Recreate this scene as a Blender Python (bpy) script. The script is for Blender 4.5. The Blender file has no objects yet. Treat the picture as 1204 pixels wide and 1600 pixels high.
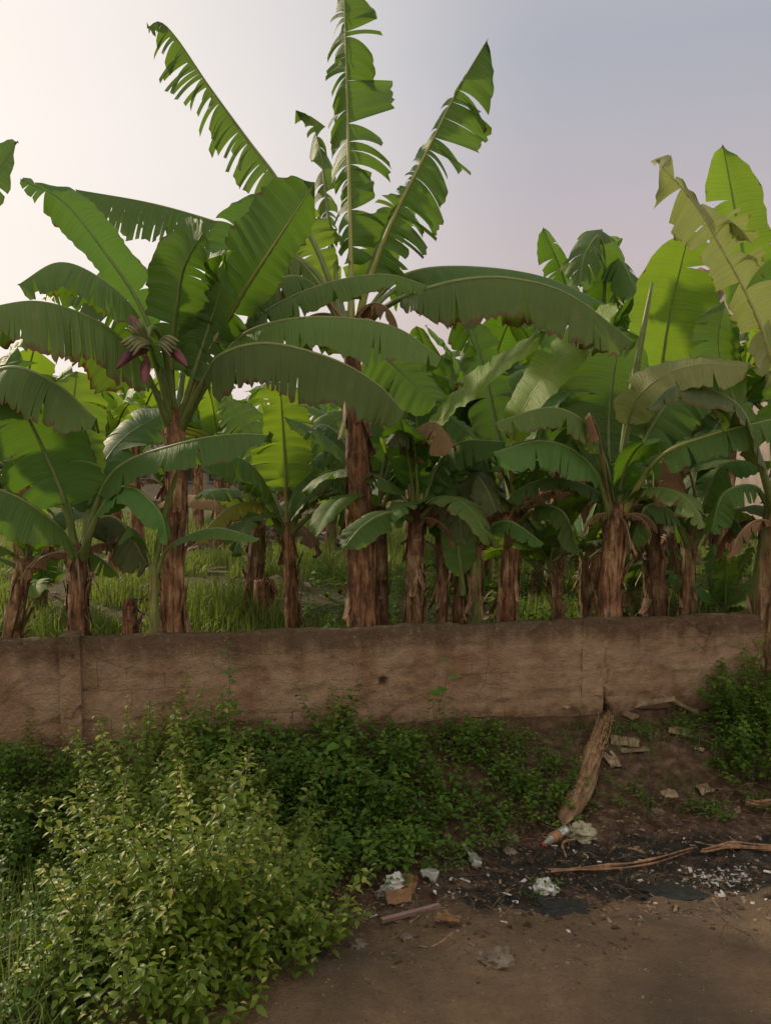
import bpy, math, random
from mathutils import Vector, Matrix, noise
rnd = random.Random(7)
R = math.radians
S = bpy.context.scene
COL = S.collection

# ------------------------------------------------------------------ camera
CAM_Z = 2.1; PITCH = R(-4.55); F = 1256.0
cd = bpy.data.cameras.new('camera'); cam = bpy.data.objects.new('camera', cd); COL.objects.link(cam)
cam.location = (0, 0, CAM_Z); cam.rotation_euler = (R(90) + PITCH, 0, 0)
cd.sensor_fit = 'VERTICAL'; cd.sensor_height = 24; cd.lens = 24 * F / 1600
cd.clip_start = 0.05; cd.clip_end = 2000
S.camera = cam

# ------------------------------------------------------------------ sky and sun
SUN_AZ = R(-50); SUN_EL = R(27)          # azimuth measured from +Y (view direction), negative = left
sun_dir = Vector((math.sin(SUN_AZ) * math.cos(SUN_EL), math.cos(SUN_AZ) * math.cos(SUN_EL), math.sin(SUN_EL)))
w = bpy.data.worlds.new('World'); S.world = w; w.use_nodes = True
nt = w.node_tree; nt.nodes.clear()
def N(nt, t, **k):
    n = nt.nodes.new(t)
    for a, b in k.items(): setattr(n, a, b)
    return n
out = N(nt, 'ShaderNodeOutputWorld'); bg = N(nt, 'ShaderNodeBackground'); bg.inputs[1].default_value = 1.0
sky = N(nt, 'ShaderNodeTexSky'); sky.sky_type = 'NISHITA'; sky.sun_disc = False
sky.sun_elevation = SUN_EL; sky.sun_rotation = SUN_AZ; sky.dust_density = 6; sky.air_density = 1.2; sky.altitude = 100
tc = N(nt, 'ShaderNodeTexCoord')
sep = N(nt, 'ShaderNodeSeparateXYZ'); nt.links.new(tc.outputs['Generated'], sep.inputs[0])
# hazy evening veil: colour by elevation
cr = N(nt, 'ShaderNodeValToRGB'); nt.links.new(sep.outputs['Z'], cr.inputs[0])
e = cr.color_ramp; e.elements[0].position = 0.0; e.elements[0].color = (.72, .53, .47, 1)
e.elements[1].position = 1.0; e.elements[1].color = (.80, .76, .74, 1)  # unseen zenith brightened to add fill light on the foreground
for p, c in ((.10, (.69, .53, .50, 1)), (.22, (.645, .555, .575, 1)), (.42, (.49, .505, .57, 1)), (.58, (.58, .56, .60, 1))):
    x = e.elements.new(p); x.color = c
dp = N(nt, 'ShaderNodeVectorMath', operation='DOT_PRODUCT'); nt.links.new(tc.outputs['Generated'], dp.inputs[0])
dp.inputs[1].default_value = (math.sin(R(-34)) * math.cos(R(17)), math.cos(R(-34)) * math.cos(R(17)), math.sin(R(17)))
gl = N(nt, 'ShaderNodeMapRange'); nt.links.new(dp.outputs['Value'], gl.inputs[0])
gl.inputs[1].default_value = .72; gl.inputs[2].default_value = 1.0; gl.interpolation_type = 'SMOOTHSTEP'
mx = N(nt, 'ShaderNodeMixRGB'); mx.inputs[2].default_value = (1.05, .975, .92, 1)
nt.links.new(gl.outputs[0], mx.inputs[0]); nt.links.new(cr.outputs[0], mx.inputs[1])
cn = N(nt, 'ShaderNodeTexNoise'); cn.inputs['Scale'].default_value = 2.2; cn.inputs['Detail'].default_value = 5
cm = N(nt, 'ShaderNodeMapping'); cm.inputs['Scale'].default_value = (1, 1, 3.5)
nt.links.new(tc.outputs['Generated'], cm.inputs[0]); nt.links.new(cm.outputs[0], cn.inputs[0])
cc = N(nt, 'ShaderNodeMapRange'); cc.inputs[3].default_value = .955; cc.inputs[4].default_value = 1.045
nt.links.new(cn.outputs[0], cc.inputs[0])
# added warm fill in the unseen sky behind the camera, to light the wall
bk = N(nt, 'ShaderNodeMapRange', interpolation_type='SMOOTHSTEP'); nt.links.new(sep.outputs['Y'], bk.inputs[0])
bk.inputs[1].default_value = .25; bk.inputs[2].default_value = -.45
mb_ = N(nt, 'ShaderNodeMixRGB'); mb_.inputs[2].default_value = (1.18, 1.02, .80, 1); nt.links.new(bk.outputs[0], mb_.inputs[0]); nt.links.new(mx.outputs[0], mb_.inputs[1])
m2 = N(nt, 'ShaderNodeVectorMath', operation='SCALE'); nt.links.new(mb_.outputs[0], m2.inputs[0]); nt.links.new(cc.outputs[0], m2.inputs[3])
sk = N(nt, 'ShaderNodeVectorMath', operation='SCALE'); sk.inputs[3].default_value = .05
nt.links.new(sky.outputs[0], sk.inputs[0])
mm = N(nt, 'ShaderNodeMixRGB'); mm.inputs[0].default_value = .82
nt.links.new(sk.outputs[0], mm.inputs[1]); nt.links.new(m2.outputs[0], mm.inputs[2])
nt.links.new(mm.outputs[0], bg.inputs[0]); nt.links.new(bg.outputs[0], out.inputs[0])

sl = bpy.data.lights.new('sun', 'SUN'); sl.energy = 3.4; sl.angle = R(3); sl.color = (1, .80, .58)
so = bpy.data.objects.new('sun', sl); COL.objects.link(so); so.location = (-20, 20, 20)
so.rotation_euler = sun_dir.to_track_quat('Z', 'Y').to_euler()
S.view_settings.view_transform = 'Standard'; S.view_settings.look = 'None'; S.view_settings.exposure = 0; S.view_settings.gamma = 1
S.render.engine = 'CYCLES'; S.cycles.max_bounces = 6; S.cycles.transparent_max_bounces = 6

# ------------------------------------------------------------------ projection helpers (photo pixel + distance -> world point)
cp, sp = math.cos(PITCH), math.sin(PITCH)
def P(px, py, d):
    a = (px - 602) / F; b = -(py - 800) / F
    x, y, z = a, cp - b * sp, sp + b * cp
    k = d / y
    return Vector((x * k, d, CAM_Z + z * k))
def PZ(px, py, z):
    a = (px - 602) / F; b = -(py - 800) / F
    x, y, zz = a, cp - b * sp, sp + b * cp
    k = (z - CAM_Z) / zz
    return Vector((x * k, y * k, z))
WL = PZ(0, 1180, 0); WR = PZ(1204, 1112, 0); WSL = (WR.y - WL.y) / (WR.x - WL.x)
def yw(x): return WL.y + (x - WL.x) * WSL
WH = .78
def sm(a, b, t):
    t = max(0, min(1, (t - a) / (b - a))); return t * t * (3 - 2 * t)
def terrain(x, y):
    d = y - yw(x)
    if abs(x) > 40 or y > 60 or y < -20: return .25 if d > 0 else -.08
    n1 = noise.noise(Vector((x * 1.3, y * 1.3, 0))); n2 = noise.noise(Vector((x * 6, y * 6, 3))); n3 = noise.noise(Vector((x * 22, y * 22, 5)))
    if d > -.07:
        return .06 + .2 * sm(0, 4, d) + .05 * n1 + .02 * n2
    bank = -.30 * sm(.25, 1.35, -d) + .20 * sm(1.75, 2.6, -d)
    lump = .05 * sm(0, .3, -d) * (1 - sm(2.0, 2.6, -d))
    road = sm(1.9, 2.5, -d)
    return bank + n1 * lump * 1.3 + n2 * (.032 * (1 - road) + .008 * road) + n3 * (.013 * (1 - road) + .004 * road) + .012 * road * noise.noise(Vector((x * 3.1, y * 5, 11)))

# ------------------------------------------------------------------ object helpers
def tag(o, label=None, cat=None, group=None, kind=None):
    if label: o['label'] = label
    if cat: o['category'] = cat
    if group: o['group'] = group
    if kind: o['kind'] = kind
    return o
def mesh(name, V, Fs, mat, parent=None, loc=None, uv=None, smooth=True, attr=None):
    me = bpy.data.meshes.new(name)
    off = loc if loc is not None else Vector((0, 0, 0))
    me.from_pydata([tuple(Vector(v) - off) for v in V], [], Fs)
    if uv:
        l = me.uv_layers.new(name='UVMap'); flat = []
        for f in Fs:
            for i in f: flat += uv[i]
        l.data.foreach_set('uv', flat)
    if attr:
        for k, vals in attr.items():
            a = me.attributes.new(k, 'FLOAT', 'POINT'); a.data.foreach_set('value', vals)
    if smooth: me.polygons.foreach_set('use_smooth', [True] * len(me.polygons))
    me.materials.append(mat); me.update()
    o = bpy.data.objects.new(name, me); COL.objects.link(o)
    if parent: o.parent = parent
    elif loc is not None: o.location = loc
    return o
def empty(name, loc):
    o = bpy.data.objects.new(name, None); COL.objects.link(o); o.location = loc; o.empty_display_size = .2; return o
class MB:
    def __init__(s): s.v = []; s.f = []; s.uv = []
    def add(s, V, Fs, uv=None):
        n = len(s.v); s.v += V; s.f += [tuple(i + n for i in f) for f in Fs]; s.uv += uv if uv else [(0, 0)] * len(V)
    def tube(s, pts, rad, k=7, jit=0, cap=True):
        V = []; Fs = []; uv = []; n = len(pts); L = 0
        ref = Vector((.3, .2, 1)).normalized()
        T0 = (pts[1] - pts[0]).normalized()
        a = T0.cross(ref)
        if a.length < .1: a = T0.cross(Vector((1, 0, 0)))
        a.normalize()
        for i, p in enumerate(pts):
            T = (pts[min(i + 1, n - 1)] - pts[max(i - 1, 0)]).normalized()
            a = (a - T * a.dot(T)).normalized(); b = T.cross(a)
            r = rad(i / (n - 1)) if callable(rad) else rad
            if i: L += (p - pts[i - 1]).length
            for j in range(k):
                t = 2 * math.pi * j / k; rr = r * (1 + jit * (rnd.random() - .5))
                V.append(p + a * (math.cos(t) * rr) + b * (math.sin(t) * rr)); uv.append((j / k, L))
        for i in range(n - 1):
            for j in range(k):
                q = (j + 1) % k
                Fs.append((i * k + j, i * k + q, (i + 1) * k + q, (i + 1) * k + j))
        if cap:
            Fs.append(tuple(range(k))[::-1]); Fs.append(tuple((n - 1) * k + j for j in range(k)))
        s.add(V, Fs, uv)
    def box(s, c, h, rot=None, jit=0):
        V = []
        for z in (-1, 1):
            for y in (-1, 1):
                for x in (-1, 1):
                    v = Vector((x * h[0], y * h[1], z * h[2]))
                    if jit: v += Vector([(rnd.random() - .5) * jit for _ in range(3)])
                    if rot: v = rot @ v
                    V.append(v + Vector(c))
        s.add(V, [(0, 2, 3, 1), (4, 5, 7, 6), (0, 1, 5, 4), (2, 6, 7, 3), (0, 4, 6, 2), (1, 3, 7, 5)])
    def build(s, name, mat, parent=None, loc=None, smooth=True): return mesh(name, s.v, s.f, mat, parent, loc, s.uv, smooth)
def spline(pts, n):
    pts = [Vector(p) for p in pts]
    q = [pts[0] * 2 - pts[1]] + pts + [pts[-1] * 2 - pts[-2]]
    D = []
    for i in range(1, len(q) - 2):
        for k in range(14):
            t = k / 14; a, b, c, d = q[i - 1], q[i], q[i + 1], q[i + 2]
            D.append(.5 * ((2 * b) + (c - a) * t + (2 * a - 5 * b + 4 * c - d) * t * t + (3 * b - a - 3 * c + d) * t ** 3))
    D.append(pts[-1]); L = [0]
    for i in range(1, len(D)): L.append(L[-1] + (D[i] - D[i - 1]).length)
    out = []; j = 0
    for k in range(n):
        s = L[-1] * k / (n - 1)
        while j < len(L) - 2 and L[j + 1] < s: j += 1
        t = (s - L[j]) / max(1e-9, L[j + 1] - L[j]); out.append(D[j].lerp(D[j + 1], min(1, t)))
    return out, L[-1]

# ------------------------------------------------------------------ materials
def newmat(name):
    m = bpy.data.materials.new(name); m.use_nodes = True; nt = m.node_tree; nt.nodes.clear()
    o = N(nt, 'ShaderNodeOutputMaterial'); b = N(nt, 'ShaderNodeBsdfPrincipled'); nt.links.new(b.outputs[0], o.inputs[0])
    return m, nt, o, b
def ramp(nt, src, stops, interp='LINEAR'):
    r = N(nt, 'ShaderNodeValToRGB'); r.color_ramp.interpolation = interp; e = r.color_ramp
    while len(e.elements) > 1: e.elements.remove(e.elements[-1])
    e.elements[0].position = stops[0][0]; e.elements[0].color = (*stops[0][1], 1)
    for p, c in stops[1:]:
        x = e.elements.new(p); x.color = (*c, 1)
    nt.links.new(src, r.inputs[0]); return r.outputs[0]
def gray(*a): return [(p, (v, v, v)) for p, v in a]
def noi(nt, vec, scale, detail=4, rough=.55, sc=None):
    n = N(nt, 'ShaderNodeTexNoise'); n.inputs['Scale'].default_value = scale; n.inputs['Detail'].default_value = detail
    n.inputs['Roughness'].default_value = rough
    if sc:
        m = N(nt, 'ShaderNodeMapping'); m.inputs['Scale'].default_value = sc; nt.links.new(vec, m.inputs[0]); vec = m.outputs[0]
    nt.links.new(vec, n.inputs[0]); return n.outputs[0]
def mixc(nt, f, a, b, mode='MIX'):
    m = N(nt, 'ShaderNodeMixRGB', blend_type=mode)
    for s, i in ((f, 0), (a, 1), (b, 2)):
        if isinstance(s, (int, float)): m.inputs[i].default_value = s
        elif isinstance(s, tuple): m.inputs[i].default_value = (*s, 1)
        else: nt.links.new(s, m.inputs[i])
    return m.outputs[0]
def math_(nt, op, a, b=0):
    m = N(nt, 'ShaderNodeMath', operation=op)
    for s, i in ((a, 0), (b, 1)):
        if isinstance(s, (int, float)): m.inputs[i].default_value = s
        else: nt.links.new(s, m.inputs[i])
    return m.outputs[0]
def bump(nt, h, b, strength=.4, dist=.01):
    n = N(nt, 'ShaderNodeBump'); n.inputs['Strength'].default_value = strength; n.inputs['Distance'].default_value = dist
    nt.links.new(h, n.inputs['Height']); nt.links.new(n.outputs[0], b.inputs['Normal']); return n

def banana_leaf_mat(name, dark, light, under, trans, tfac=.4, edge=.94, edgecol=(.15, .10, .045), patch=.0, rough=.5):
    m, nt, o, b = newmat(name)
    uv = N(nt, 'ShaderNodeUVMap').outputs[0]; sp_ = N(nt, 'ShaderNodeSeparateXYZ'); nt.links.new(uv, sp_.inputs[0])
    oi = N(nt, 'ShaderNodeObjectInfo'); geo = N(nt, 'ShaderNodeNewGeometry')
    veins = noi(nt, uv, 1, 3, .6, (90, .8, 1)); big = noi(nt, uv, 1, 3, .5, (3.5, 1.2, 1))
    t = math_(nt, 'ADD', math_(nt, 'MULTIPLY', veins, .5), math_(nt, 'MULTIPLY', big, .5))
    col = ramp(nt, t, [(.38, dark), (.60, light)])
    # mixed wear: blotches of dryness
    if patch > 0:
        pn = noi(nt, uv, 1, 4, .6, (7, 1.6, 1)); pf = ramp(nt, pn, gray((.62 - patch, 0), (.70 - patch, 1)))
        col = mixc(nt, pf, col, (.27, .20, .09))
    und = mixc(nt, .65, col, under)
    col = mixc(nt, geo.outputs['Backfacing'], col, und)
    # dry edge
    ev = math_(nt, 'ADD', sp_.outputs['Y'], math_(nt, 'MULTIPLY', math_(nt, 'SUBTRACT', noi(nt, uv, 1, 4, .7, (16, .6, 1)), .56), .55))
    ef = ramp(nt, ev, gray((edge - .03, 0), (edge + .01, .35), (min(.999, edge + .07), 1)))
    col = mixc(nt, ef, col, edgecol)
    # per-leaf variation
    hs = N(nt, 'ShaderNodeHueSaturation'); nt.links.new(col, hs.inputs['Color'])
    nt.links.new(math_(nt, 'ADD', math_(nt, 'MULTIPLY', oi.outputs['Random'], .035), .482), hs.inputs['Hue'])
    rv = math_(nt, 'FRACT', math_(nt, 'MULTIPLY', oi.outputs['Random'], 17.3))
    nt.links.new(math_(nt, 'ADD', math_(nt, 'MULTIPLY', rv, .5), .75), hs.inputs['Value'])
    hs.inputs['Saturation'].default_value = .97
    col = hs.outputs[0]
    nt.links.new(col, b.inputs['Base Color']); b.inputs['Roughness'].default_value = rough
    b.inputs['Specular IOR Level'].default_value = .32
    bump(nt, veins, b, .9, .012)
    tr = N(nt, 'ShaderNodeBsdfTranslucent'); tcol = mixc(nt, ef, mixc(nt, t, tuple(c * .75 for c in trans), trans), (.12, .05, .015))
    nt.links.new(tcol, tr.inputs[0])
    mxs = N(nt, 'ShaderNodeMixShader'); mxs.inputs[0].default_value = tfac
    nt.links.new(b.outputs[0], mxs.inputs[1]); nt.links.new(tr.outputs[0], mxs.inputs[2]); nt.links.new(mxs.outputs[0], o.inputs[0])
    return m
M = {}
M['leaf'] = banana_leaf_mat('banana_leaf_green', (.022, .080, .012), (.066, .170, .026), (.11, .21, .05), (.18, .36, .02), .33)
M['torn'] = banana_leaf_mat('banana_leaf_torn', (.030, .085, .014), (.078, .170, .028), (.12, .21, .05), (.20, .36, .025), .36, edge=.95, patch=.0)
M['young'] = banana_leaf_mat('banana_leaf_young', (.065, .17, .020), (.125, .25, .032), (.15, .28, .05), (.32, .50, .025), .45, edge=.985)
M['bright'] = banana_leaf_mat('banana_leaf_sunlit', (.085, .20, .020), (.16, .31, .035), (.17, .30, .05), (.42, .62, .03), .42, edge=.985)  # lighter leaf copy, sun shining through the blade put into its colour
M['edge'] = banana_leaf_mat('banana_leaf_brown_edge', (.032, .088, .015), (.085, .175, .032), (.13, .20, .055), (.20, .34, .03), .34, edge=.87, patch=.02)
M['pale'] = banana_leaf_mat('banana_leaf_pale', (.13, .19, .055), (.34, .34, .14), (.27, .34, .12), (.36, .46, .08), .32, edge=.95, patch=.04)
M['patchy'] = banana_leaf_mat('banana_leaf_patchy', (.05, .10, .03), (.11, .16, .04), (.12, .17, .08), (.24, .28, .03), .32, edge=.85, patch=.10)
M['yellow'] = banana_leaf_mat('banana_leaf_yellow', (.16, .18, .02), (.28, .28, .03), (.26, .26, .06), (.50, .45, .03), .42, edge=.88, patch=.05)
M['dry'] = banana_leaf_mat('banana_leaf_dry', (.09, .045, .020), (.30, .18, .085), (.25, .16, .085), (.22, .11, .04), .22, edge=.99, edgecol=(.1, .05, .02), rough=.8)

def rib_mat(name, a, c):
    m, nt, o, b = newmat(name)
    uv = N(nt, 'ShaderNodeUVMap').outputs[0]
    col = ramp(nt, noi(nt, uv, 1, 4, .6, (5, 9, 1)), [(.35, a), (.65, c)])
    nt.links.new(col, b.inputs['Base Color']); b.inputs['Roughness'].default_value = .45
    return m
M['rib'] = rib_mat('midrib_green', (.10, .15, .04), (.20, .24, .08))
M['rib_y'] = rib_mat('midrib_yellow', (.22, .24, .06), (.34, .33, .11))
M['rib_d'] = rib_mat('midrib_dry', (.14, .08, .04), (.30, .2, .11))

def stem_mat(name, cols, green=0.0):
    m, nt, o, b = newmat(name)
    uv = N(nt, 'ShaderNodeUVMap').outputs[0]; oi = N(nt, 'ShaderNodeObjectInfo')
    tco = N(nt, 'ShaderNodeTexCoord').outputs['Object']
    st = noi(nt, tco, 1, 6, .72, (34, 34, 3.2)); bl = noi(nt, tco, 1, 5, .65, (9, 9, 5))
    t = math_(nt, 'ADD', math_(nt, 'MULTIPLY', st, .5), math_(nt, 'MULTIPLY', bl, .5))
    col = ramp(nt, t, [(.38, cols[0]), (.46, cols[1]), (.54, cols[2]), (.64, cols[3])])
    if green:
        gf = ramp(nt, noi(nt, tco, 1, 3, .5, (7, 7, 1.4)), gray((.62 - green, 0), (.72 - green, 1)))
        col = mixc(nt, gf, col, (.12, .15, .04))
    hs = N(nt, 'ShaderNodeHueSaturation'); nt.links.new(col, hs.inputs['Color'])
    nt.links.new(math_(nt, 'ADD', math_(nt, 'MULTIPLY', oi.outputs['Random'], .5), .8), hs.inputs['Value'])
    nt.links.new(hs.outputs[0], b.inputs['Base Color']); b.inputs['Roughness'].default_value = .7
    bump(nt, t, b, 1, .05); return m
BR = [(.018, .009, .006), (.105, .044, .024), (.27, .13, .065), (.50, .33, .19)]
M['stem'] = stem_mat('pseudostem_dry', BR)
M['sheath'] = stem_mat('sheath_flakes', [(.03, .016, .010), (.16, .085, .045), (.34, .21, .12), (.58, .44, .29)])
M['stem_g'] = stem_mat('pseudostem_mixed', [(.03, .015, .008), (.11, .055, .025), (.20, .12, .055), (.36, .27, .15)], .12)
M['stem_y'] = stem_mat('pseudostem_green', [(.05, .05, .02), (.12, .13, .04), (.19, .20, .06), (.30, .30, .12)], .1)

# ------------------------------------------------------------------ banana plant builders
def prof(u):
    a = min(1, u / .16) ** .6; c = min(1, (1 - u) / .22) ** .5 if u < 1 else 0
    return a * c * (.88 + .12 * math.sin(math.pi * u))
def blade(path, L, W, pet, nref, lift=(0, 0), droop=(.6, .6), wide=(1, 1), tears=(6, 6), split=.35, rag=.5, intact=1.1, curl=0):
    """blade grid along the midrib. returns verts, faces, uv"""
    n = len(path); V = []; Fs = []; UV = []; NV = 7
    i0 = int(pet * (n - 1)); idx = list(range(i0, n)); G = Vector((0, 0, -1)); nu = len(idx) - 1
    ph = rnd.random() * 9; crk = [rnd.uniform(-1, 1) for _ in range(n + 2)]
    for h in (0, 1):
        sg = 1 if h == 0 else -1
        nt_ = tears[h]; cuts = set()
        for _ in range(nt_):
            c = rnd.randint(2, nu - 2)
            if nt_ >= 10 and noise.noise(Vector((c * .33, ph * 7, h * 5))) < -.12 and rnd.random() < .8: continue
            if c / nu < intact: cuts.add(c)
        cuts = sorted(cuts); bounds = [0] + cuts + [nu]
        for s in range(len(bounds) - 1):
            a, b = bounds[s], bounds[s + 1]; uc = (a + b) / 2
            dr = rag * (rnd.random() ** 1.5) * 1.6 - rag * .25; tw = (rnd.random() - .5) * rag * 1.2; lf = 1 - rag * .38 * rnd.random() ** 1.5
            sh = .10 + rag * .35 * rnd.random(); vt = split * (.4 + .9 * rnd.random()); sway = (rnd.random() - .5) * rag * .7
            if rnd.random() < .16 * rag: dr += 1.6 * rnd.random() + .4; tw *= 2.5; vt *= .5; lf *= .9
            if rnd.random() < .10 * rag: lf *= .6
            if not cuts: dr = tw = sway = 0; sh = 0; lf = 1
            base = len(V)
            for q in range(a, b + 1):
                i = idx[q]; u = q / nu
                T = (path[min(i + 1, n - 1)] - path[max(i - 1, 0)]).normalized()
                Nn = (nref - T * nref.dot(T)); Nn.normalize(); Sd = T.cross(Nn) * sg
                if curl:
                    rm = Matrix.Rotation(curl * u, 3, T); Sd = rm @ Sd; Nn = rm @ Nn
                lf_ = lift[h]; slant = .16 + .55 * max(0, (u - .6) / .4) ** 2 - .25 * max(0, (.12 - u) / .12)
                d0 = Sd * math.cos(lf_) + Nn * math.sin(lf_) + T * slant; d0.normalize()
                ww = W * prof(u) * wide[h] * (lf if 0 < u < 1 else 1)
                if ww < .002: ww = .002
                jag = 1 + (rnd.random() - .5) * .10 * (1 if cuts else .25)
                p = path[i].copy(); step = L / (n - 1)
                for j in range(NV + 1):
                    v = j / NV; e_ = sm(vt, 1, v) if vt < 1 else 0
                    e2 = max(0, (v - vt) / (1 - vt)) if vt < 1 else 0
                    d = d0 + G * (droop[h] * v ** 1.2 * 1.3 + dr * e2) + T * (sway * e2)
                    d.normalize()
                    if j: p = p + d * (ww * jag / NV)
                    off = T * ((uc - q) * step * sh * e2) + Nn * ((q - uc) * step * tw * e2)
                    off += Nn * (W * (.028 * math.sin(q * 2.05 + ph) * min(1, v * 2.5) + .05 * crk[q] * v + .09 * math.sin(q * .31 + ph * 2 + h * 3) * v * v))
                    V.append(p + off); UV.append((u, v))
            for q in range(b - a):
                for j in range(NV):
                    k = base + q * (NV + 1) + j; f = (k, k + 1, k + NV + 2, k + NV + 1)
                    Fs.append(f if h == 1 else f[::-1])
    return V, Fs, UV
def leaf(root, pts, W, pet=.2, nref=(0, 0, 1), mat='leaf', rib='rib', r0=.026, label=None, world=True, n=50, **kw):
    loc = root['_loc'] if world else None
    off = Vector(loc) if world else Vector((0, 0, 0))
    path, L = spline(pts, n); nr = Vector(nref).normalized()
    V, Fs, UV = blade(path, L, W, pet, nr, **kw)
    bo = mesh('leaf', V, Fs, M[mat], None, None, UV)
    bo.data.transform(Matrix.Translation(-off)); bo.parent = root
    if label: bo['label'] = label
    m = MB(); pp = []
    for i, p in enumerate(path):
        T = (path[min(i + 1, n - 1)] - path[max(i - 1, 0)]).normalized(); Nn = (nr - T * nr.dot(T)).normalized()
        t = i / (n - 1); pp.append(p - Nn * (r0 * (1 - t) * .55 + .002))
    m.tube(pp, lambda t: r0 * (1 - t) ** 1.15 + .0028 + r0 * .5 * max(0, 1 - t / .12), 7)
    ro = m.build('midrib', M[rib], None); ro.data.transform(Matrix.Translation(-off)); ro.parent = bo
    return bo
def rolled(root, pts, r, mat='leaf'):
    path, L = spline(pts, 24); m = MB(); m.tube(path, lambda t: r * (.45 + .55 * math.sin(math.pi * min(1, t * 1.05 + .0)) ** .6) * (1 - t * .4) + .003, 9)
    o = m.build('rolled_leaf', M['rib']); o.data.transform(Matrix.Translation(-Vector(root['_loc']))); o.parent = root
    o['label'] = 'tightly rolled new leaf standing upright'
def stem(root, pts, r0, r1, mat='stem', flaps=14, world=True):
    off = Vector(root['_loc']) if world else Vector((0, 0, 0))
    path, L = spline(pts, 36); k = 26; V = []; Fs = []; UV = []
    ph = rnd.random() * 6; steps = [(rnd.random() * 6.28, rnd.random() * .8 + .3, rnd.random()) for _ in range(5)]
    def rad(t, th):
        r = r0 + (r1 - r0) * t + r0 * .22 * max(0, 1 - t / .12) ** 2
        a = 0
        for p0, amp, sl_ in steps:
            x = ((th - p0 - sl_ * t * 3) / 6.2832) % 1; a += amp * (x ** 3)
        return r * (1 + .055 * a + .05 * noise.noise(Vector((math.cos(th) * 2.5, math.sin(th) * 2.5, t * L * 3 + ph))) + .035 * noise.noise(Vector((math.cos(th) * 9, math.sin(th) * 9, t * L * 2 + ph))))
    for i, p in enumerate(path):
        t = i / 35
        for j in range(k):
            th = 6.28318 * j / k; r = rad(t, th); V.append(p + Vector((math.cos(th) * r, math.sin(th) * r, 0))); UV.append((j / k, t * L))
    for i in range(35):
        for j in range(k):
            q = (j + 1) % k; Fs.append((i * k + j, i * k + q, (i + 1) * k + q, (i + 1) * k + j))
    Fs.append(tuple(35 * k + j for j in range(k)))
    o = mesh('pseudostem', V, Fs, M[mat], None, None, UV); o.data.transform(Matrix.Translation(-off)); o.parent = root
    if flaps:
        m = MB()
        for _ in range(int(flaps * 1.8)):
            t0 = rnd.random() * .9; ln = min(.97 - t0, (.08 + .24 * rnd.random()) / max(.5, L) * 1.2); th0 = rnd.random() * 6.28; aw = .25 + .75 * rnd.random()
            up = rnd.random() < .5; lift = .15 + 1.1 * rnd.random() ** 2.0; tp = rnd.random(); v = []; f = []; NQ = 7; bend = (rnd.random() - .5) * .8
            for a in range(NQ + 1):
                s = a / NQ; t = t0 + ln * (s if up else -s) + (0 if up else ln); t = max(0, min(.99, t))
                i = t * 35; i_ = int(i); p = path[i_].lerp(path[min(35, i_ + 1)], i - i_)
                wd = aw * (1 - s * (.35 + .6 * tp))
                for c in range(5):
                    th = th0 + wd * (c / 4 - .5) + bend * s * .3
                    r = rad(t, th) * 1.03 + .004 + lift * .085 * s ** 1.8 + .004 * math.sin(c * 2.1 + a)
                    v.append(p + Vector((math.cos(th) * r, math.sin(th) * r, -.05 * lift * s ** 2 if up else 0)) + Vector((0, 0, (rnd.random() - .5) * .03 if a == NQ else 0)))
            for a in range(NQ):
                for c in range(4): f.append((a * 5 + c, a * 5 + c + 1, a * 5 + c + 6, a * 5 + c + 5))
            m.add(v, f, [(0, 0)] * len(v))
        fo = m.build('dry_sheath', M['sheath']); fo.data.transform(Matrix.Translation(-off)); fo.parent = root
    return path
def plant(label, base_px, d, group='banana plants behind the wall', cat='banana plant'):
    x = (base_px - 602) / F * d / (cp - (-(1000 - 800) / F) * sp)
    b = Vector((x, d, terrain(x, d) - .03)); o = empty('banana_plant', b); tag(o, label, cat, group); o['_loc'] = tuple(b)
    return o, b
def PP(lst, d0=None): return [P(*p) if len(p) == 3 else P(p[0], p[1], d0) for p in lst]
def arc(c, az, e0, e1, L, k=9, side=0):
    """a natural arching leaf path from c in azimuth az, elevation going e0 -> e1"""
    pts = [c - Vector((0, 0, .12))]; p = c.copy(); pts.append(p.copy())
    for i in range(k):
        s = (i + .5) / k; e = e0 + (e1 - e0) * s ** 1.3; a = az + side * s
        p = p + Vector((math.cos(a) * math.cos(e), math.sin(a) * math.cos(e), math.sin(e))) * (L / k); pts.append(p.copy())
    return pts
def skirt(root, c, n, L, world=True, az=None):
    for i in range(n):
        a = rnd.random() * 6.28 if az is None else az + rnd.uniform(-.5, .5); k = L * rnd.uniform(.7, 1.2)
        leaf(root, arc(c - Vector((0, 0, .05)), a, R(rnd.uniform(10, 45)), R(-88), k, side=rnd.uniform(-.4, .4)), k * .13, .22, Vector((math.cos(a) * .3, math.sin(a) * .3, 1)), 'dry', 'rib_d', .012, world=world, n=28,
             lift=(R(-60),) * 2, droop=(1.6, 1.6), tears=(12, 12), rag=.9, split=.2)
def wpx(px, d): return px * d / F
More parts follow.
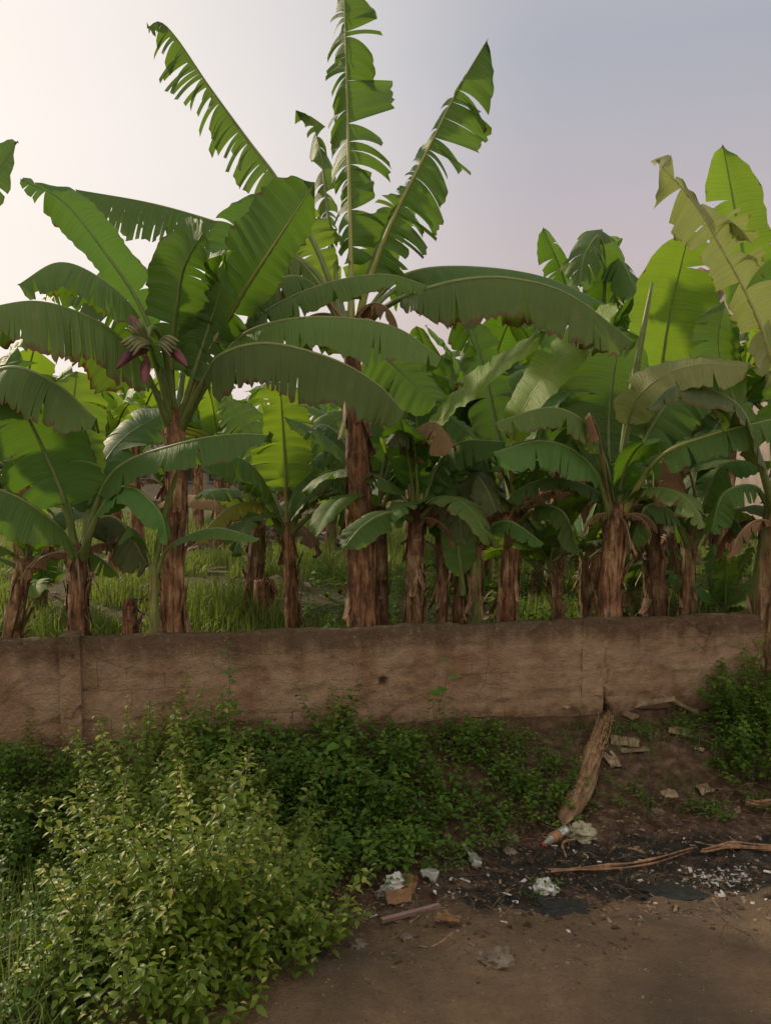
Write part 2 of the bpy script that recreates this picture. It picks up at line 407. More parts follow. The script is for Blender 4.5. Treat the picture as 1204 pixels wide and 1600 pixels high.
def generic(root, c, nl, L, az0=None, mats=None, low=0, W=None, world=True, n=34, spread=1.0):
    az0 = rnd.random() * 6.28 if az0 is None else az0
    for i in range(nl):
        az = az0 + i * 2.4 + (rnd.random() - .5) * .5; f = i / max(1, nl - 1)
        e0 = R(86 - 46 * f * spread + rnd.uniform(-6, 6)); e1 = R(55 - 110 * f * spread + rnd.uniform(-18, 18)) - low
        l = L * (1 - .25 * abs(f - .5)) * rnd.uniform(.85, 1.12); mt = rnd.choice(mats or ['leaf', 'leaf', 'torn', 'torn', 'young', 'edge'])
        if f > .85 and rnd.random() < .45: mt = rnd.choice(['patchy', 'yellow', 'dry', 'dry'])
        e1 = max(e1, R(-80)); tr = rnd.choice([0, 2, 5, 9, 16]); out_ = Vector((math.cos(az), math.sin(az), 0))
        leaf(root, arc(c, az, e0, e1, l, side=rnd.uniform(-.3, .3)), (W or L * .155) * rnd.uniform(.85, 1.1), .24, Vector((0, 0, 1)) - out_ * .35 + Vector((rnd.uniform(-.15, .15), rnd.uniform(-.15, .15), 0)), mt,
             'rib_d' if mt == 'dry' else 'rib', .019 * L / 1.6 + .003, world=world, n=n, lift=(R(rnd.uniform(-25, 25)),) * 2, droop=(rnd.uniform(.2, 1.1),) * 2, tears=(tr, tr), rag=rnd.uniform(.2, .8))

UPc = (0, -1, .25)
#=== the tall central plant
root, b = plant('tallest banana plant with thick brown stem and torn leaves reaching the top of the photo', 568, 6.7)
stem(root, [b, P(564, 860, 6.7), P(556, 680, 6.7), P(552, 600, 6.7), P(549, 530, 6.7)], .142, .062, flaps=30)
D = 6.7
leaf(root, PP([(548, 520, 6.7), (548, 420, 6.75), (546, 300, 6.8), (542, 150, 6.85), (537, -28, 6.8)]), wpx(70, D), .20, UPc, 'torn', 'rib_y', .026, 'upright leaf torn into strips, pointing straight up', n=76, lift=(R(-5), R(-50)), droop=(.12, .5), wide=(1.05, .8), tears=(22, 38), rag=.95, split=.05)
leaf(root, PP([(555, 520, 6.7), (580, 430, 6.6), (615, 340, 6.5), (665, 240, 6.4), (715, 140, 6.35), (762, 60, 6.3)]), wpx(66, D), .18, (0.15, -1, .2), 'torn', 'rib_y', .026, 'upright leaf leaning right, tip still whole', n=76, lift=(R(-5), R(-60)), droop=(.5, .4), wide=(1.15, .6), tears=(40, 40), rag=1.0, split=.03, intact=.8)
leaf(root, PP([(540, 520, 6.7), (500, 400, 6.7), (440, 290, 6.7), (385, 215, 6.7), (325, 132, 6.65), (278, 62, 6.6), (250, 34, 6.55), (230, 44, 6.5)]), wpx(62, D), .38, (0.1, -1, .35), 'torn', 'rib', .026, 'long shredded leaf leaning left against the sky', n=80, lift=(R(-60), R(-12)), droop=(.8, .9), wide=(.45, 1.0), tears=(45, 90), rag=.95, split=.03)
leaf(root, PP([(538, 510, 6.8), (520, 400, 7.1), (508, 300, 7.3), (500, 235, 7.4), (485, 185, 7.4), (462, 172, 7.35)]), wpx(30, 7.2), .35, UPc, 'torn', lift=(R(-30),) * 2, droop=(.8, .8), tears=(20, 20), rag=.9, split=.05)
leaf(root, PP([(540, 520, 6.7), (500, 430, 6.9), (430, 380, 7.0), (350, 350, 7.1), (240, 318, 7.2), (118, 296, 7.3)]), wpx(66, 7), .30, (0, -.1, 1), 'torn', 'rib', .024, 'fringed leaf reaching left, combed into hanging strips', n=80, lift=(R(-30), R(-48)), droop=(1.2, 1.5), wide=(.8, 1), tears=(50, 60), rag=.35, split=.3)
leaf(root, PP([(556, 520, 6.7), (595, 482, 6.5), (640, 458, 6.3), (720, 436, 6.1), (800, 434, 6.0), (890, 460, 5.95), (990, 535, 5.9)]), wpx(76, 6), .22, (0, -.15, 1), 'edge', 'rib', .026, 'long arching leaf with dry brown lower edge, reaching right', n=76, lift=(R(-50), R(-35)), droop=(1.4, 1.2), tears=(16, 14), rag=.22, split=.55)
leaf(root, PP([(552, 520, 6.8), (600, 450, 7.0), (660, 420, 7.1), (760, 418, 7.2), (860, 436, 7.2), (955, 480, 7.2)]), wpx(55, 7), .25, (0, 0, 1), 'leaf', n=50, lift=(R(-30),) * 2, droop=(1.0, 1.0), tears=(10, 10), rag=.3)
leaf(root, PP([(542, 520, 6.7), (490, 430, 6.6), (450, 398, 6.5), (425, 425, 6.5), (408, 490, 6.5)]), wpx(48, D), .32, (0, -.2, 1), 'edge', n=50, lift=(R(-30),) * 2, droop=(1.6, 1.6), tears=(24, 24), rag=.6)
leaf(root, PP([(548, 520, 6.8), (540, 500, 7), (610, 565, 7.1), (682, 632, 7.0)]), wpx(62, D), .12, (0.2, -.9, .6), 'leaf', n=50, lift=(R(-10),) * 2, droop=(.3, .3), tears=(2, 2), rag=.2)
leaf(root, PP([(552, 520, 6.7), (600, 462, 6.9), (650, 440, 7.2), (710, 470, 7.5), (745, 550, 7.6)]), wpx(50, 7), .3, (0, 0, 1), 'leaf', n=50, lift=(R(-30),) * 2, droop=(1.2, 1.2), tears=(8, 8), rag=.4)
leaf(root, PP([(545, 520, 6.8), (515, 440, 7.0), (480, 365, 7.1), (445, 310, 7.2)]), wpx(46, 7), .3, (0.3, -1, .2), 'young', n=50, lift=(R(5),) * 2, droop=(.3, .3), tears=(5, 5), rag=.4)
leaf(root, PP([(552, 520, 6.8), (570, 440, 7.0), (598, 360, 7.2), (640, 300, 7.4)]), wpx(44, 7), .3, (-0.3, -1, .2), 'young', n=50, lift=(R(5),) * 2, droop=(.3, .3), tears=(8, 8), rag=.5)
leaf(root, PP([(545, 520, 6.8), (500, 455, 6.6), (455, 430, 6.3), (405, 460, 6.1), (380, 520, 6.0)]), wpx(40, 7), .3, (0, 0, 1), 'leaf', n=50, lift=(R(-30),) * 2, droop=(1.2, 1.2), tears=(8, 8), rag=.4)

skirt(root, P(548, 500, 6.7), 3, .7)
leaf(root, PP([(542, 505, 6.7), (500, 452, 6.6), (455, 430, 6.5), (436, 470, 6.5), (432, 520, 6.5)]), wpx(34, 6.6), .45, (0, -.3, 1), 'dry', 'rib_d', lift=(R(-50),) * 2, droop=(1.6, 1.6), tears=(22, 22), rag=.8)
#=== the flowering plant on the left
root, b = plant('banana plant with red flower bracts in its crown, left of the tallest plant', 268, 6.0)
stem(root, [b, P(270, 900, 6.0), P(277, 760, 6.05), P(272, 640, 6.1)], .098, .062, 'stem', flaps=22)
leaf(root, PP([(278, 668, 6.1), (328, 568, 6.1), (400, 495, 6.05), (500, 445, 6.0), (600, 428, 5.95), (668, 446, 5.9)]), wpx(46, 6), .30, (0, -.15, 1), 'leaf', lift=(R(-35), R(-20)), droop=(1.0, 1.0), tears=(10, 8), rag=.35, n=60)
leaf(root, PP([(279, 668, 6.1), (335, 575, 6.0), (375, 525, 5.9), (440, 500, 5.8), (530, 495, 5.7), (620, 512, 5.65), (690, 560, 5.6)]), wpx(68, 5.8), .27, (0, -.1, 1), 'leaf', lift=(R(-40), R(-25)), droop=(1.3, 1.0), tears=(12, 8), rag=.22, split=.6, n=64)
leaf(root, PP([(280, 668, 6.1), (322, 585, 5.8), (350, 550, 5.6), (420, 535, 5.45), (520, 560, 5.35), (590, 600, 5.3), (632, 645, 5.25)]), wpx(80, 5.4), .24, (0, -.25, 1), 'edge', 'rib', .026, 'broad arching leaf with brown frayed edge, in front of the tall stem', lift=(R(-50), R(-30)), droop=(1.3, 1.2), tears=(16, 8), rag=.16, split=.65, n=70)
leaf(root, PP([(277, 668, 6.1), (315, 570, 6.0), (370, 470, 5.8), (430, 378, 5.6), (492, 285, 5.5)]), wpx(68, 5.6), .30, (-.25, -1, .35), 'leaf', 'rib_y', .026, 'wide whole glossy leaf leaning right', lift=(R(-50), R(8)), droop=(.5, .15), wide=(.6, 1.15), tears=(1, 1), rag=.15, n=70)
leaf(root, PP([(273, 668, 6.1), (268, 560, 6.0), (276, 480, 5.85), (288, 415, 5.7), (318, 362, 5.5)]), wpx(66, 5.8), .28, (0.1, -1, .2), 'leaf', lift=(R(-20), R(-20)), droop=(.5, .5), tears=(4, 6), rag=.5, n=60)
leaf(root, PP([(276, 668, 6.1), (290, 560, 6.3), (320, 470, 6.35), (360, 390, 6.4), (405, 300, 6.4)]), wpx(52, 6.3), .3, (.2, -1, .2), 'leaf', lift=(R(-15),) * 2, droop=(.5, .5), tears=(8, 8), rag=.5)
leaf(root, PP([(271, 668, 6.1), (250, 560, 6.1), (215, 470, 6.1), (165, 395, 6.0), (100, 315, 5.9), (32, 280, 5.8)]), wpx(42, 6), .34, (.3, -1, .7), 'leaf', lift=(R(0), R(0)), droop=(.3, .4), tears=(2, 5), rag=.2, n=60)
leaf(root, PP([(270, 668, 6.1), (247, 570, 5.9), (210, 485, 5.7), (150, 430, 5.5), (90, 410, 5.4), (28, 445, 5.3)]), wpx(66, 5.5), .26, (0, -.1, 1), 'leaf', lift=(R(-20), R(-30)), droop=(1.0, 1.0), tears=(6, 8), rag=.25, n=60)
leaf(root, PP([(268, 668, 6.1), (232, 585, 5.8), (180, 520, 5.5), (120, 486, 5.3), (50, 470, 5.1), (-40, 485, 4.9)]), wpx(96, 5.3), .26, (0, -.1, 1), 'edge', 'rib', .026, 'large dark leaf drooping left with frayed brown fringe', lift=(R(-20), R(-35)), droop=(1.2, 1.4), tears=(12, 26), rag=.25, split=.5, n=70)
leaf(root, PP([(272, 668, 6.1), (240, 560, 6.4), (190, 470, 6.6), (130, 440, 6.8), (70, 460, 7)]), wpx(56, 6.5), .3, (0, 0, 1), 'torn', lift=(R(-20),) * 2, droop=(1.2, 1.2), tears=(18, 18), rag=.4)
leaf(root, PP([(275, 668, 6.1), (300, 590, 6.0), (330, 500, 5.9), (352, 430, 5.6), (350, 395, 5.3)]), wpx(50, 5.8), .25, (-.1, -1, .3), 'leaf', lift=(R(0),) * 2, droop=(.6, .6), tears=(6, 6), rag=.4)
# flower and fruit
flower_root = root
m, nt, o, bb = newmat('bract_red'); tco = N(nt, 'ShaderNodeTexCoord').outputs['Object']
nt.links.new(ramp(nt, noi(nt, tco, 12, 3), [(.35, (.055, .012, .02)), (.65, (.14, .03, .035))]), bb.inputs['Base Color']); bb.inputs['Roughness'].default_value = .5; M['bract'] = m
m, nt, o, bb = newmat('banana_skin'); tco = N(nt, 'ShaderNodeTexCoord').outputs['Object']
nt.links.new(ramp(nt, noi(nt, tco, 14, 3), [(.35, (.07, .085, .03)), (.65, (.17, .16, .07))]), bb.inputs['Base Color']); bb.inputs['Roughness'].default_value = .5; M['fruit'] = m
loc = Vector(root['_loc'])
mb = MB(); pd, _ = spline(PP([(273, 650, 6.1), (262, 575, 5.9), (250, 525, 5.6), (236, 512, 5.4), (228, 535, 5.35), (226, 560, 5.35)]), 24); mb.tube(pd, .018, 8)
pdo = mb.build('flower_stalk', M['rib']); pdo.data.transform(Matrix.Translation(-loc)); pdo.parent = root
bunch = empty('fruit_bunch', Vector((0, 0, 0))); bunch.parent = root
def shaped(path, rad, flat, name, mat, par):
    m = MB(); m.tube(path, rad, 10); o = m.build(name, M[mat]); o.data.transform(Matrix.Translation(-loc)); o.parent = par; return o
for (a, c, n_) in (((228, 530), (203, 492), 0), ((232, 545), (182, 575), 1), ((252, 545), (292, 572), 2), ((228, 555), (226, 600), 3)):
    s_ = P(a[0], a[1], 5.3); t_ = P(c[0], c[1], 5.1 if n_ else 5.3); md = s_.lerp(t_, .5) + Vector((0, -.03, .035 if n_ in (1, 2) else 0))
    # bract: a pointed boat-shaped scale, curved in section
    pth, _ = spline([s_, md, t_], 14); ax = (t_ - s_).normalized(); sd = ax.cross(Vector((0, -1, 0))).normalized(); nn = sd.cross(ax)
    V = []; Fs = []
    for lay in (0, 1):
        for i, p in enumerate(pth):
            t = i / 13; wd = .036 * math.sin(math.pi * min(1, t * .93 + .05)) ** .7
            for j in range(7):
                q = j / 3 - 1; V.append(p + sd * (q * wd) + nn * ((.03 * (1 - q * q) - .02) * (wd / .036) - lay * .004))
    for lay in (0, 1):
        for i in range(13):
            for j in range(6):
                k = lay * 98 + i * 7 + j; f = (k, k + 1, k + 8, k + 7); Fs.append(f if lay == 0 else f[::-1])
    bo = mesh('bract', V, Fs, M['bract']); bo.data.transform(Matrix.Translation(-loc)); bo.parent = bunch
    if n_ == 3: continue
    for q in range(5):
        o_ = sd * ((q - 2) * .022) + nn * (.03 + .005 * (q % 2)); dn = Vector((0, 0, .06 if n_ else -.02))
        st_ = s_.lerp(t_, .02) + o_ * .5 + dn * .6; en = s_.lerp(t_, .72) + o_ * 1.2 + dn
        pth2, _ = spline([st_, st_.lerp(en, .5) + Vector((0, -.03, .02)), en], 12)
        shaped(pth2, lambda t: .0115 * math.sin(math.pi * min(1, .12 + t * .85)) ** .45 + .002, 1, 'banana', 'fruit', bunch)

#=== plant off the left edge
root, b = plant('banana plant mostly cut off by the left edge, one leaf tip against the sky', -62, 5.9)
stem(root, [b, P(-60, 850, 5.9), P(-58, 660, 5.9)], .09, .065, flaps=8)
leaf(root, PP([(-58, 670, 5.9), (-75, 500, 5.8), (-55, 370, 5.7), (-15, 285, 5.6), (28, 220, 5.5)]), wpx(44, 5.6), .3, (-.2, -1, .3), 'leaf', lift=(R(5),) * 2, droop=(.3, .3), tears=(3, 3), rag=.2)
leaf(root, PP([(-58, 670, 5.9), (-40, 600, 5.7), (20, 572, 5.5), (90, 600, 5.4), (152, 655, 5.3)]), wpx(76, 5.4), .2, (0, -.2, 1), 'edge', lift=(R(-40), R(-30)), droop=(1.3, 1.2), tears=(14, 8), rag=.2, split=.6)
leaf(root, PP([(-58, 670, 5.9), (-30, 640, 6.1), (40, 640, 6.2), (100, 700, 6.2)]), wpx(66, 6), .2, (0, -.2, 1), 'leaf', lift=(R(-30),) * 2, droop=(1, 1), tears=(6, 6), rag=.3)
#=== left front plant
root, b = plant('squat banana plant with broad dark leaves, between the left edge and the flowering plant', 124, 5.9)
stem(root, [b, P(122, 930, 5.9), P(122, 850, 5.9)], .085, .06, flaps=26)
leaf(root, PP([(122, 875, 5.9), (98, 775, 5.8), (62, 690, 5.7), (30, 625, 5.6), (0, 570, 5.6)]), wpx(82, 5.7), .3, (.3, -1, .4), 'leaf', 'rib', .028, lift=(R(0),) * 2, droop=(.5, .5), tears=(3, 4), rag=.3)
leaf(root, PP([(125, 875, 5.9), (150, 785, 5.8), (190, 725, 5.6), (280, 692, 5.35), (360, 678, 5.25), (428, 680, 5.2)]), wpx(50, 5.4), .26, (0, -.25, 1), 'leaf', 'rib', .028, 'dark leaf lying level to the right across the next stem', lift=(R(-35), R(-10)), droop=(.9, .7), tears=(3, 3), rag=.15)
leaf(root, PP([(120, 875, 5.9), (95, 825, 5.6), (50, 788, 5.4), (0, 765, 5.3), (-60, 760, 5.2)]), wpx(62, 5.4), .2, (0, -.5, 1), 'leaf', lift=(R(-10), R(-40)), droop=(.8, 1.0), tears=(2, 2), rag=.2)
leaf(root, PP([(125, 875, 5.9), (152, 812, 6.0), (190, 815, 6.0), (232, 885, 6.0)]), wpx(55, 6), .22, (0, -.4, 1), 'patchy', lift=(R(-30),) * 2, droop=(.9, .9), tears=(4, 4), rag=.3)
leaf(root, PP([(124, 875, 5.9), (140, 785, 6.2), (165, 720, 6.5), (205, 675, 6.8), (270, 640, 7)]), wpx(55, 6.6), .25, (-.2, -.8, .6), 'leaf', lift=(R(0),) * 2, droop=(.4, .4), tears=(5, 5), rag=.3)
leaf(root, PP([(121, 875, 5.9), (108, 790, 6.1), (108, 690, 6.4), (120, 580, 6.6)]), wpx(58, 6.5), .28, (.1, -1, .1), 'young', lift=(R(0),) * 2, droop=(.3, .3), tears=(3, 3), rag=.3)
leaf(root, PP([(122, 875, 5.9), (160, 790, 5.7), (205, 760, 5.5), (250, 800, 5.4), (262, 850, 5.4)]), wpx(34, 5.6), .3, (0, -.2, 1), 'leaf', lift=(R(-30),) * 2, droop=(1, 1), tears=(3, 3), rag=.3)
skirt(root, P(122, 855, 5.9), 5, .55)
#=== far-left leaning plant
root, b = plant('small banana plant with slim leaning stem at the far left, above the wall', 14, 6.4)
stem(root, [b, P(20, 990, 6.4), P(42, 870, 6.4)], .08, .06, 'stem_g', flaps=14)
generic(root, P(42, 880, 6.4), 6, 1.1, .4, low=.3)
#=== young sucker
root, b = plant('young banana sucker with slim green stem against the flowering plant', 240, 5.75, cat='banana sucker')
stem(root, [b, P(241, 960, 5.75), P(242, 880, 5.75)], .042, .03, 'stem_y', flaps=3)
leaf(root, PP([(243, 895, 5.75), (258, 860, 5.7), (290, 838, 5.6), (340, 825, 5.5), (405, 842, 5.4)]), wpx(22, 5.6), .25, (0, -.3, 1), 'leaf', 'rib', .014, lift=(R(-10),) * 2, droop=(.5, .5), tears=(0, 0))
leaf(root, PP([(240, 895, 5.75), (226, 850, 5.7), (205, 825, 5.6), (185, 848, 5.6)]), wpx(20, 5.6), .3, (0, -.3, 1), 'leaf', 'rib', .012, lift=(R(-10),) * 2, droop=(.5, .5), tears=(0, 0))
rolled(root, PP([(242, 890, 5.75), (256, 810, 5.7), (278, 732, 5.6)]), .026)
#=== mid-left slim plant with lit upright leaf
root, b = plant('slim banana plant with upright leaf glowing yellow green, left of the tall brown stem', 457, 7.6)
stem(root, [b, P(455, 920, 7.6), P(448, 815, 7.6)], .066, .052, flaps=16)
leaf(root, PP([(448, 835, 7.6), (445, 740, 7.6), (441, 660, 7.6), (437, 598, 7.55)]), wpx(52, 7.6), .32, (.0, -1, .1), 'young', 'rib_y', .02, 'upright leaf lit through', lift=(R(8),) * 2, droop=(.25, .25), tears=(7, 7), rag=.35)
leaf(root, PP([(447, 835, 7.6), (420, 765, 7.4), (380, 718, 7.2), (300, 705, 7.0)]), wpx(44, 7.2), .3, (0, -.3, 1), 'leaf', lift=(R(-20),) * 2, droop=(1, 1), tears=(8, 8), rag=.3)
leaf(root, PP([(449, 835, 7.6), (480, 770, 7.5), (515, 735, 7.4), (575, 760, 7.3)]), wpx(38, 7.4), .3, (0, -.3, 1), 'torn', lift=(R(-20),) * 2, droop=(1, 1), tears=(8, 8), rag=.4)
leaf(root, PP([(446, 835, 7.6), (410, 790, 7.4), (360, 792, 7.2), (305, 845, 7.0)]), wpx(30, 7.2), .3, (0, -.4, 1), 'yellow', lift=(R(-20),) * 2, droop=(1, 1), tears=(8, 8), rag=.4)
leaf(root, PP([(450, 835, 7.6), (490, 800, 7.4), (530, 790, 7.3), (585, 835, 7.2)]), wpx(32, 7.2), .3, (0, -.3, 1), 'leaf', lift=(R(-20),) * 2, droop=(1, 1), tears=(6, 6), rag=.3)
leaf(root, PP([(447, 835, 7.6), (425, 760, 7.9), (395, 680, 8.1), (350, 620, 8.3)]), wpx(40, 8), .3, (.2, -1, .2), 'torn', lift=(R(0),) * 2, droop=(.6, .6), tears=(12, 12), rag=.5)
leaf(root, PP([(450, 835, 7.6), (470, 750, 7.9), (500, 680, 8.1), (545, 640, 8.3)]), wpx(40, 8), .3, (-.2, -1, .2), 'leaf', lift=(R(0),) * 2, droop=(.6, .6), tears=(8, 8), rag=.5)
generic(root, P(448, 830, 7.6), 5, 1.1, .8, low=.4, mats=['leaf', 'edge', 'young'])
#=== behind it
root, b = plant('banana plant with stout pale brown stem behind and left of the glowing leaf', 396, 9.0)
stem(root, [b, P(398, 920, 9), P(404, 820, 9)], .11, .08, 'stem_g', flaps=10)
generic(root, P(404, 830, 9), 8, 1.5, .9)
#=== just right of the tall stem
root, b = plant('banana plant half hidden directly behind the tall brown stem', 592, 7.1)
stem(root, [b, P(592, 900, 7.1), P(590, 790, 7.1)], .085, .07, flaps=12)
leaf(root, PP([(590, 810, 7.1), (612, 760, 7.0), (650, 700, 6.9), (690, 665, 6.9)]), wpx(36, 7), .35, (0, -.8, .6), 'leaf', 'rib_y', .02, lift=(R(0),) * 2, droop=(.8, .8), tears=(6, 6), rag=.4)
leaf(root, PP([(590, 810, 7.1), (600, 720, 7.2), (608, 650, 7.4), (640, 580, 7.6)]), wpx(46, 7.3), .3, (.0, -1, .2), 'leaf', lift=(R(0),) * 2, droop=(.5, .5), tears=(5, 5), rag=.4)
leaf(root, PP([(588, 810, 7.1), (560, 730, 7.3), (520, 670, 7.5), (470, 660, 7.7)]), wpx(40, 7.3), .3, (.0, -.3, 1), 'torn', lift=(R(-20),) * 2, droop=(.9, .9), tears=(10, 10), rag=.4)
leaf(root, PP([(590, 810, 7.1), (630, 790, 7.4), (680, 790, 7.6), (720, 850, 7.7)]), wpx(30, 7.3), .3, (.0, -.3, 1), 'yellow', lift=(R(-20),) * 2, droop=(.9, .9), tears=(6, 6), rag=.4)
generic(root, P(590, 800, 7.1), 5, 1.2, .8, low=.4, mats=['leaf', 'young', 'leaf'])
#=== plant with scorched drooping leaf
root, b = plant('banana plant with scorched leaf folded over its crown, right of the tall stem', 646, 6.6)
stem(root, [b, P(648, 900, 6.6), P(650, 790, 6.6)], .08, .062, flaps=26)
leaf(root, PP([(650, 810, 6.6), (638, 730, 6.5), (645, 678, 6.4), (680, 660, 6.2), (708, 700, 6.1)]), wpx(46, 6.3), .42, (0, -.5, 1), 'dry', 'rib_d', .018, 'scorched brown leaf folded down', lift=(R(-20),) * 2, droop=(1.4, 1.4), tears=(10, 10), rag=.6)
leaf(root, PP([(650, 810, 6.6), (652, 740, 6.4), (645, 685, 6.2), (625, 672, 6.1), (603, 695, 6.05)]), wpx(30, 6.3), .5, (0, -.6, 1), 'patchy', 'rib', .016, lift=(R(-20),) * 2, droop=(.8, .8), tears=(4, 4), rag=.4)
leaf(root, PP([(648, 810, 6.6), (610, 800, 6.3), (568, 820, 6.0), (535, 858, 5.9)]), wpx(34, 6), .2, (.1, -.7, 1), 'leaf', lift=(R(-10),) * 2, droop=(.5, .5), tears=(1, 1), rag=.2)
leaf(root, PP([(652, 810, 6.6), (660, 725, 6.5), (695, 645, 6.4), (765, 580, 6.2), (852, 518, 6.0)]), wpx(44, 6.2), .32, (-.3, -.6, 1), 'bright', 'rib_y', .024, 'broad bright yellow green leaf leaning right', lift=(R(12), R(5)), droop=(.3, .3), tears=(1, 2), rag=.2)
leaf(root, PP([(652, 810, 6.6), (680, 730, 6.6), (720, 690, 6.5), (790, 690, 6.4)]), wpx(44, 6.4), .3, (0, -.5, 1), 'leaf', lift=(R(-20),) * 2, droop=(.8, .8), tears=(4, 4), rag=.3)
leaf(root, PP([(650, 810, 6.6), (690, 780, 6.4), (715, 800, 6.3), (722, 850, 6.3)]), wpx(26, 6.4), .3, (0, -.5, 1), 'patchy', lift=(R(-20),) * 2, droop=(.8, .8), tears=(4, 4), rag=.3)
leaf(root, PP([(650, 810, 6.6), (655, 720, 7), (648, 640, 7.3), (630, 560, 7.5)]), wpx(48, 7), .3, (0, -1, .2), 'leaf', lift=(R(0),) * 2, droop=(.5, .5), tears=(4, 4), rag=.3)
skirt(root, P(650, 800, 6.6), 4, .5)
generic(root, P(650, 800, 6.6), 5, 1.15, 1.9, low=.45, mats=['leaf', 'edge', 'leaf'])
#=== cluster of three
root, b = plant('clump of slim banana stems topped by a brown-centred folded leaf, left of the leaning stem', 738, 6.8)
stem(root, [b, P(742, 920, 6.8), P(742, 820, 6.8)], .07, .05, 'stem_y', flaps=10)
stem(root, [b + Vector((-.12, .1, 0)), P(718, 950, 6.9), P(722, 890, 6.9)], .07, .045, 'stem', flaps=12)
stem(root, [b + Vector((-.28, .2, 0)), P(690, 940, 7.0), P(688, 830, 7.0)], .055, .045, 'stem', flaps=12)
leaf(root, PP([(742, 850, 6.8), (738, 800, 6.75), (742, 745, 6.6), (758, 760, 6.5), (776, 800, 6.4)]), wpx(36, 6.6), .35, (0, -.8, 1), 'patchy', lift=(R(-20),) * 2, droop=(.9, .9), tears=(4, 4), rag=.4)
leaf(root, PP([(724, 930, 6.8), (718, 870, 6.7), (710, 800, 6.7), (704, 752, 6.7)]), wpx(28, 6.7), .2, (0.2, -1, .1), 'leaf', lift=(R(5),) * 2, droop=(.2, .2), tears=(0, 0))
leaf(root, PP([(742, 850, 6.8), (770, 820, 6.6), (800, 815, 6.5), (850, 850, 6.4)]), wpx(24, 6.6), .3, (0, -.5, 1), 'leaf', lift=(R(-20),) * 2, droop=(.9, .9), tears=(4, 4), rag=.4)
leaf(root, PP([(722, 900, 6.9), (705, 840, 6.9), (670, 815, 6.9), (625, 850, 6.9)]), wpx(26, 6.8), .3, (0, -.5, 1), 'leaf', lift=(R(-20),) * 2, droop=(.9, .9), tears=(4, 4), rag=.4)
generic(root, P(688, 840, 7.0), 6, 1.2, 1.0)
#=== leaning stem
root, b = plant('banana plant with stem leaning right and a bright smooth leaf pointing up right, centre right', 786, 7.0)
stem(root, [b, P(792, 930, 7.0), P(806, 800, 7.0)], .09, .07, flaps=18)
leaf(root, PP([(806, 815, 7.0), (796, 715, 6.7), (822, 630, 6.5), (880, 552, 6.3), (962, 474, 6.1)]), wpx(50, 6.3), .36, (-.3, -.6, 1), 'bright', 'rib_y', .026, 'smooth bright leaf with raised edge pointing up right', lift=(R(-5), R(15)), droop=(.3, .3), tears=(0, 1), rag=.2)
leaf(root, PP([(806, 815, 7.0), (830, 730, 7.3), (850, 640, 7.6), (845, 540, 7.8)]), wpx(50, 7.4), .3, (0, -1, .2), 'leaf', lift=(R(0),) * 2, droop=(.4, .4), tears=(4, 4), rag=.3)
leaf(root, PP([(804, 815, 7.0), (770, 750, 6.9), (745, 690, 6.8), (690, 640, 6.7)]), wpx(48, 6.8), .3, (.2, -.7, .8), 'leaf', lift=(R(-10),) * 2, droop=(.6, .6), tears=(4, 4), rag=.3)
leaf(root, PP([(808, 815, 7.0), (840, 790, 6.7), (880, 800, 6.5), (905, 860, 6.5)]), wpx(36, 6.8), .3, (.0, -.3, 1), 'leaf', lift=(R(-20),) * 2, droop=(1, 1), tears=(4, 4), rag=.3)
leaf(root, PP([(806, 815, 7.0), (780, 700, 7.4), (760, 600, 7.6), (735, 500, 7.8)]), wpx(40, 7.4), .3, (0, -1, .2), 'leaf', lift=(R(0),) * 2, droop=(.4, .4), tears=(6, 6), rag=.4)
skirt(root, P(806, 800, 7.0), 4, .6)
generic(root, P(806, 800, 7.0), 6, 1.25, .3, low=.45, mats=['leaf', 'edge', 'leaf'])
#=== small ones
for lab, px, top, d, pl in (('small banana plant with thin curved stem, first right of the leaning stem', 872, (856, 872), 7.0, 1.0), ('thin banana plant with straight stem just left of the stout right-hand stem', 915, (912, 870), 7.4, 1.1)):
    root, b = plant(lab, px, d)
    stem(root, [b, P(px - 2, 930, d), P(top[0], top[1], d)], .05, .036, 'stem_g', flaps=14)
    generic(root, P(top[0], top[1] + 10, d), 6, pl, .6, W=.13, mats=['leaf', 'young', 'edge', 'leaf'])
#=== right-hand main plant
root, b = plant('stout banana plant on the right with yellow-green leaf stalks fanning out above its stem', 950, 6.5)
stem(root, [b, P(952, 930, 6.5), P(958, 860, 6.5), P(962, 785, 6.5)], .105, .075, flaps=34)
leaf(root, PP([(955, 810, 6.5), (935, 745, 6.3), (895, 702, 6.1), (840, 688, 6.0), (770, 708, 5.9)]), wpx(52, 6), .28, (0, -.5, 1), 'leaf', 'rib', .024, lift=(R(-10), R(-30)), droop=(.8, .9), tears=(3, 4), rag=.2)
leaf(root, PP([(958, 810, 6.5), (940, 720, 6.3), (915, 662, 6.1), (860, 636, 6.0), (772, 660, 5.9)]), wpx(40, 6), .36, (0, -.4, 1), 'edge', 'rib', .024, lift=(R(-20), R(-30)), droop=(.8, .9), tears=(6, 6), rag=.3)
rolled(root, PP([(962, 800, 6.5), (982, 640, 6.5), (1018, 442, 6.5)]), .036, 'young')
leaf(root, PP([(966, 810, 6.5), (1000, 748, 6.3), (1040, 705, 6.1), (1110, 678, 6), (1225, 650, 5.9)]), wpx(42, 6), .3, (0, -.5, 1), 'torn', 'rib_y', .026, lift=(R(-35), R(0)), droop=(.9, .6), tears=(12, 10), rag=.45, split=.1)
leaf(root, PP([(964, 810, 6.5), (975, 690, 6.3), (1000, 615, 6.1), (1075, 572, 5.9), (1172, 572, 5.8)]), wpx(44, 5.9), .42, (-.2, -.8, 1), 'pale', 'rib', .022, 'pale leaf with brown spots lying level', lift=(R(-20), R(10)), droop=(.6, .6), tears=(2, 2), rag=.2)
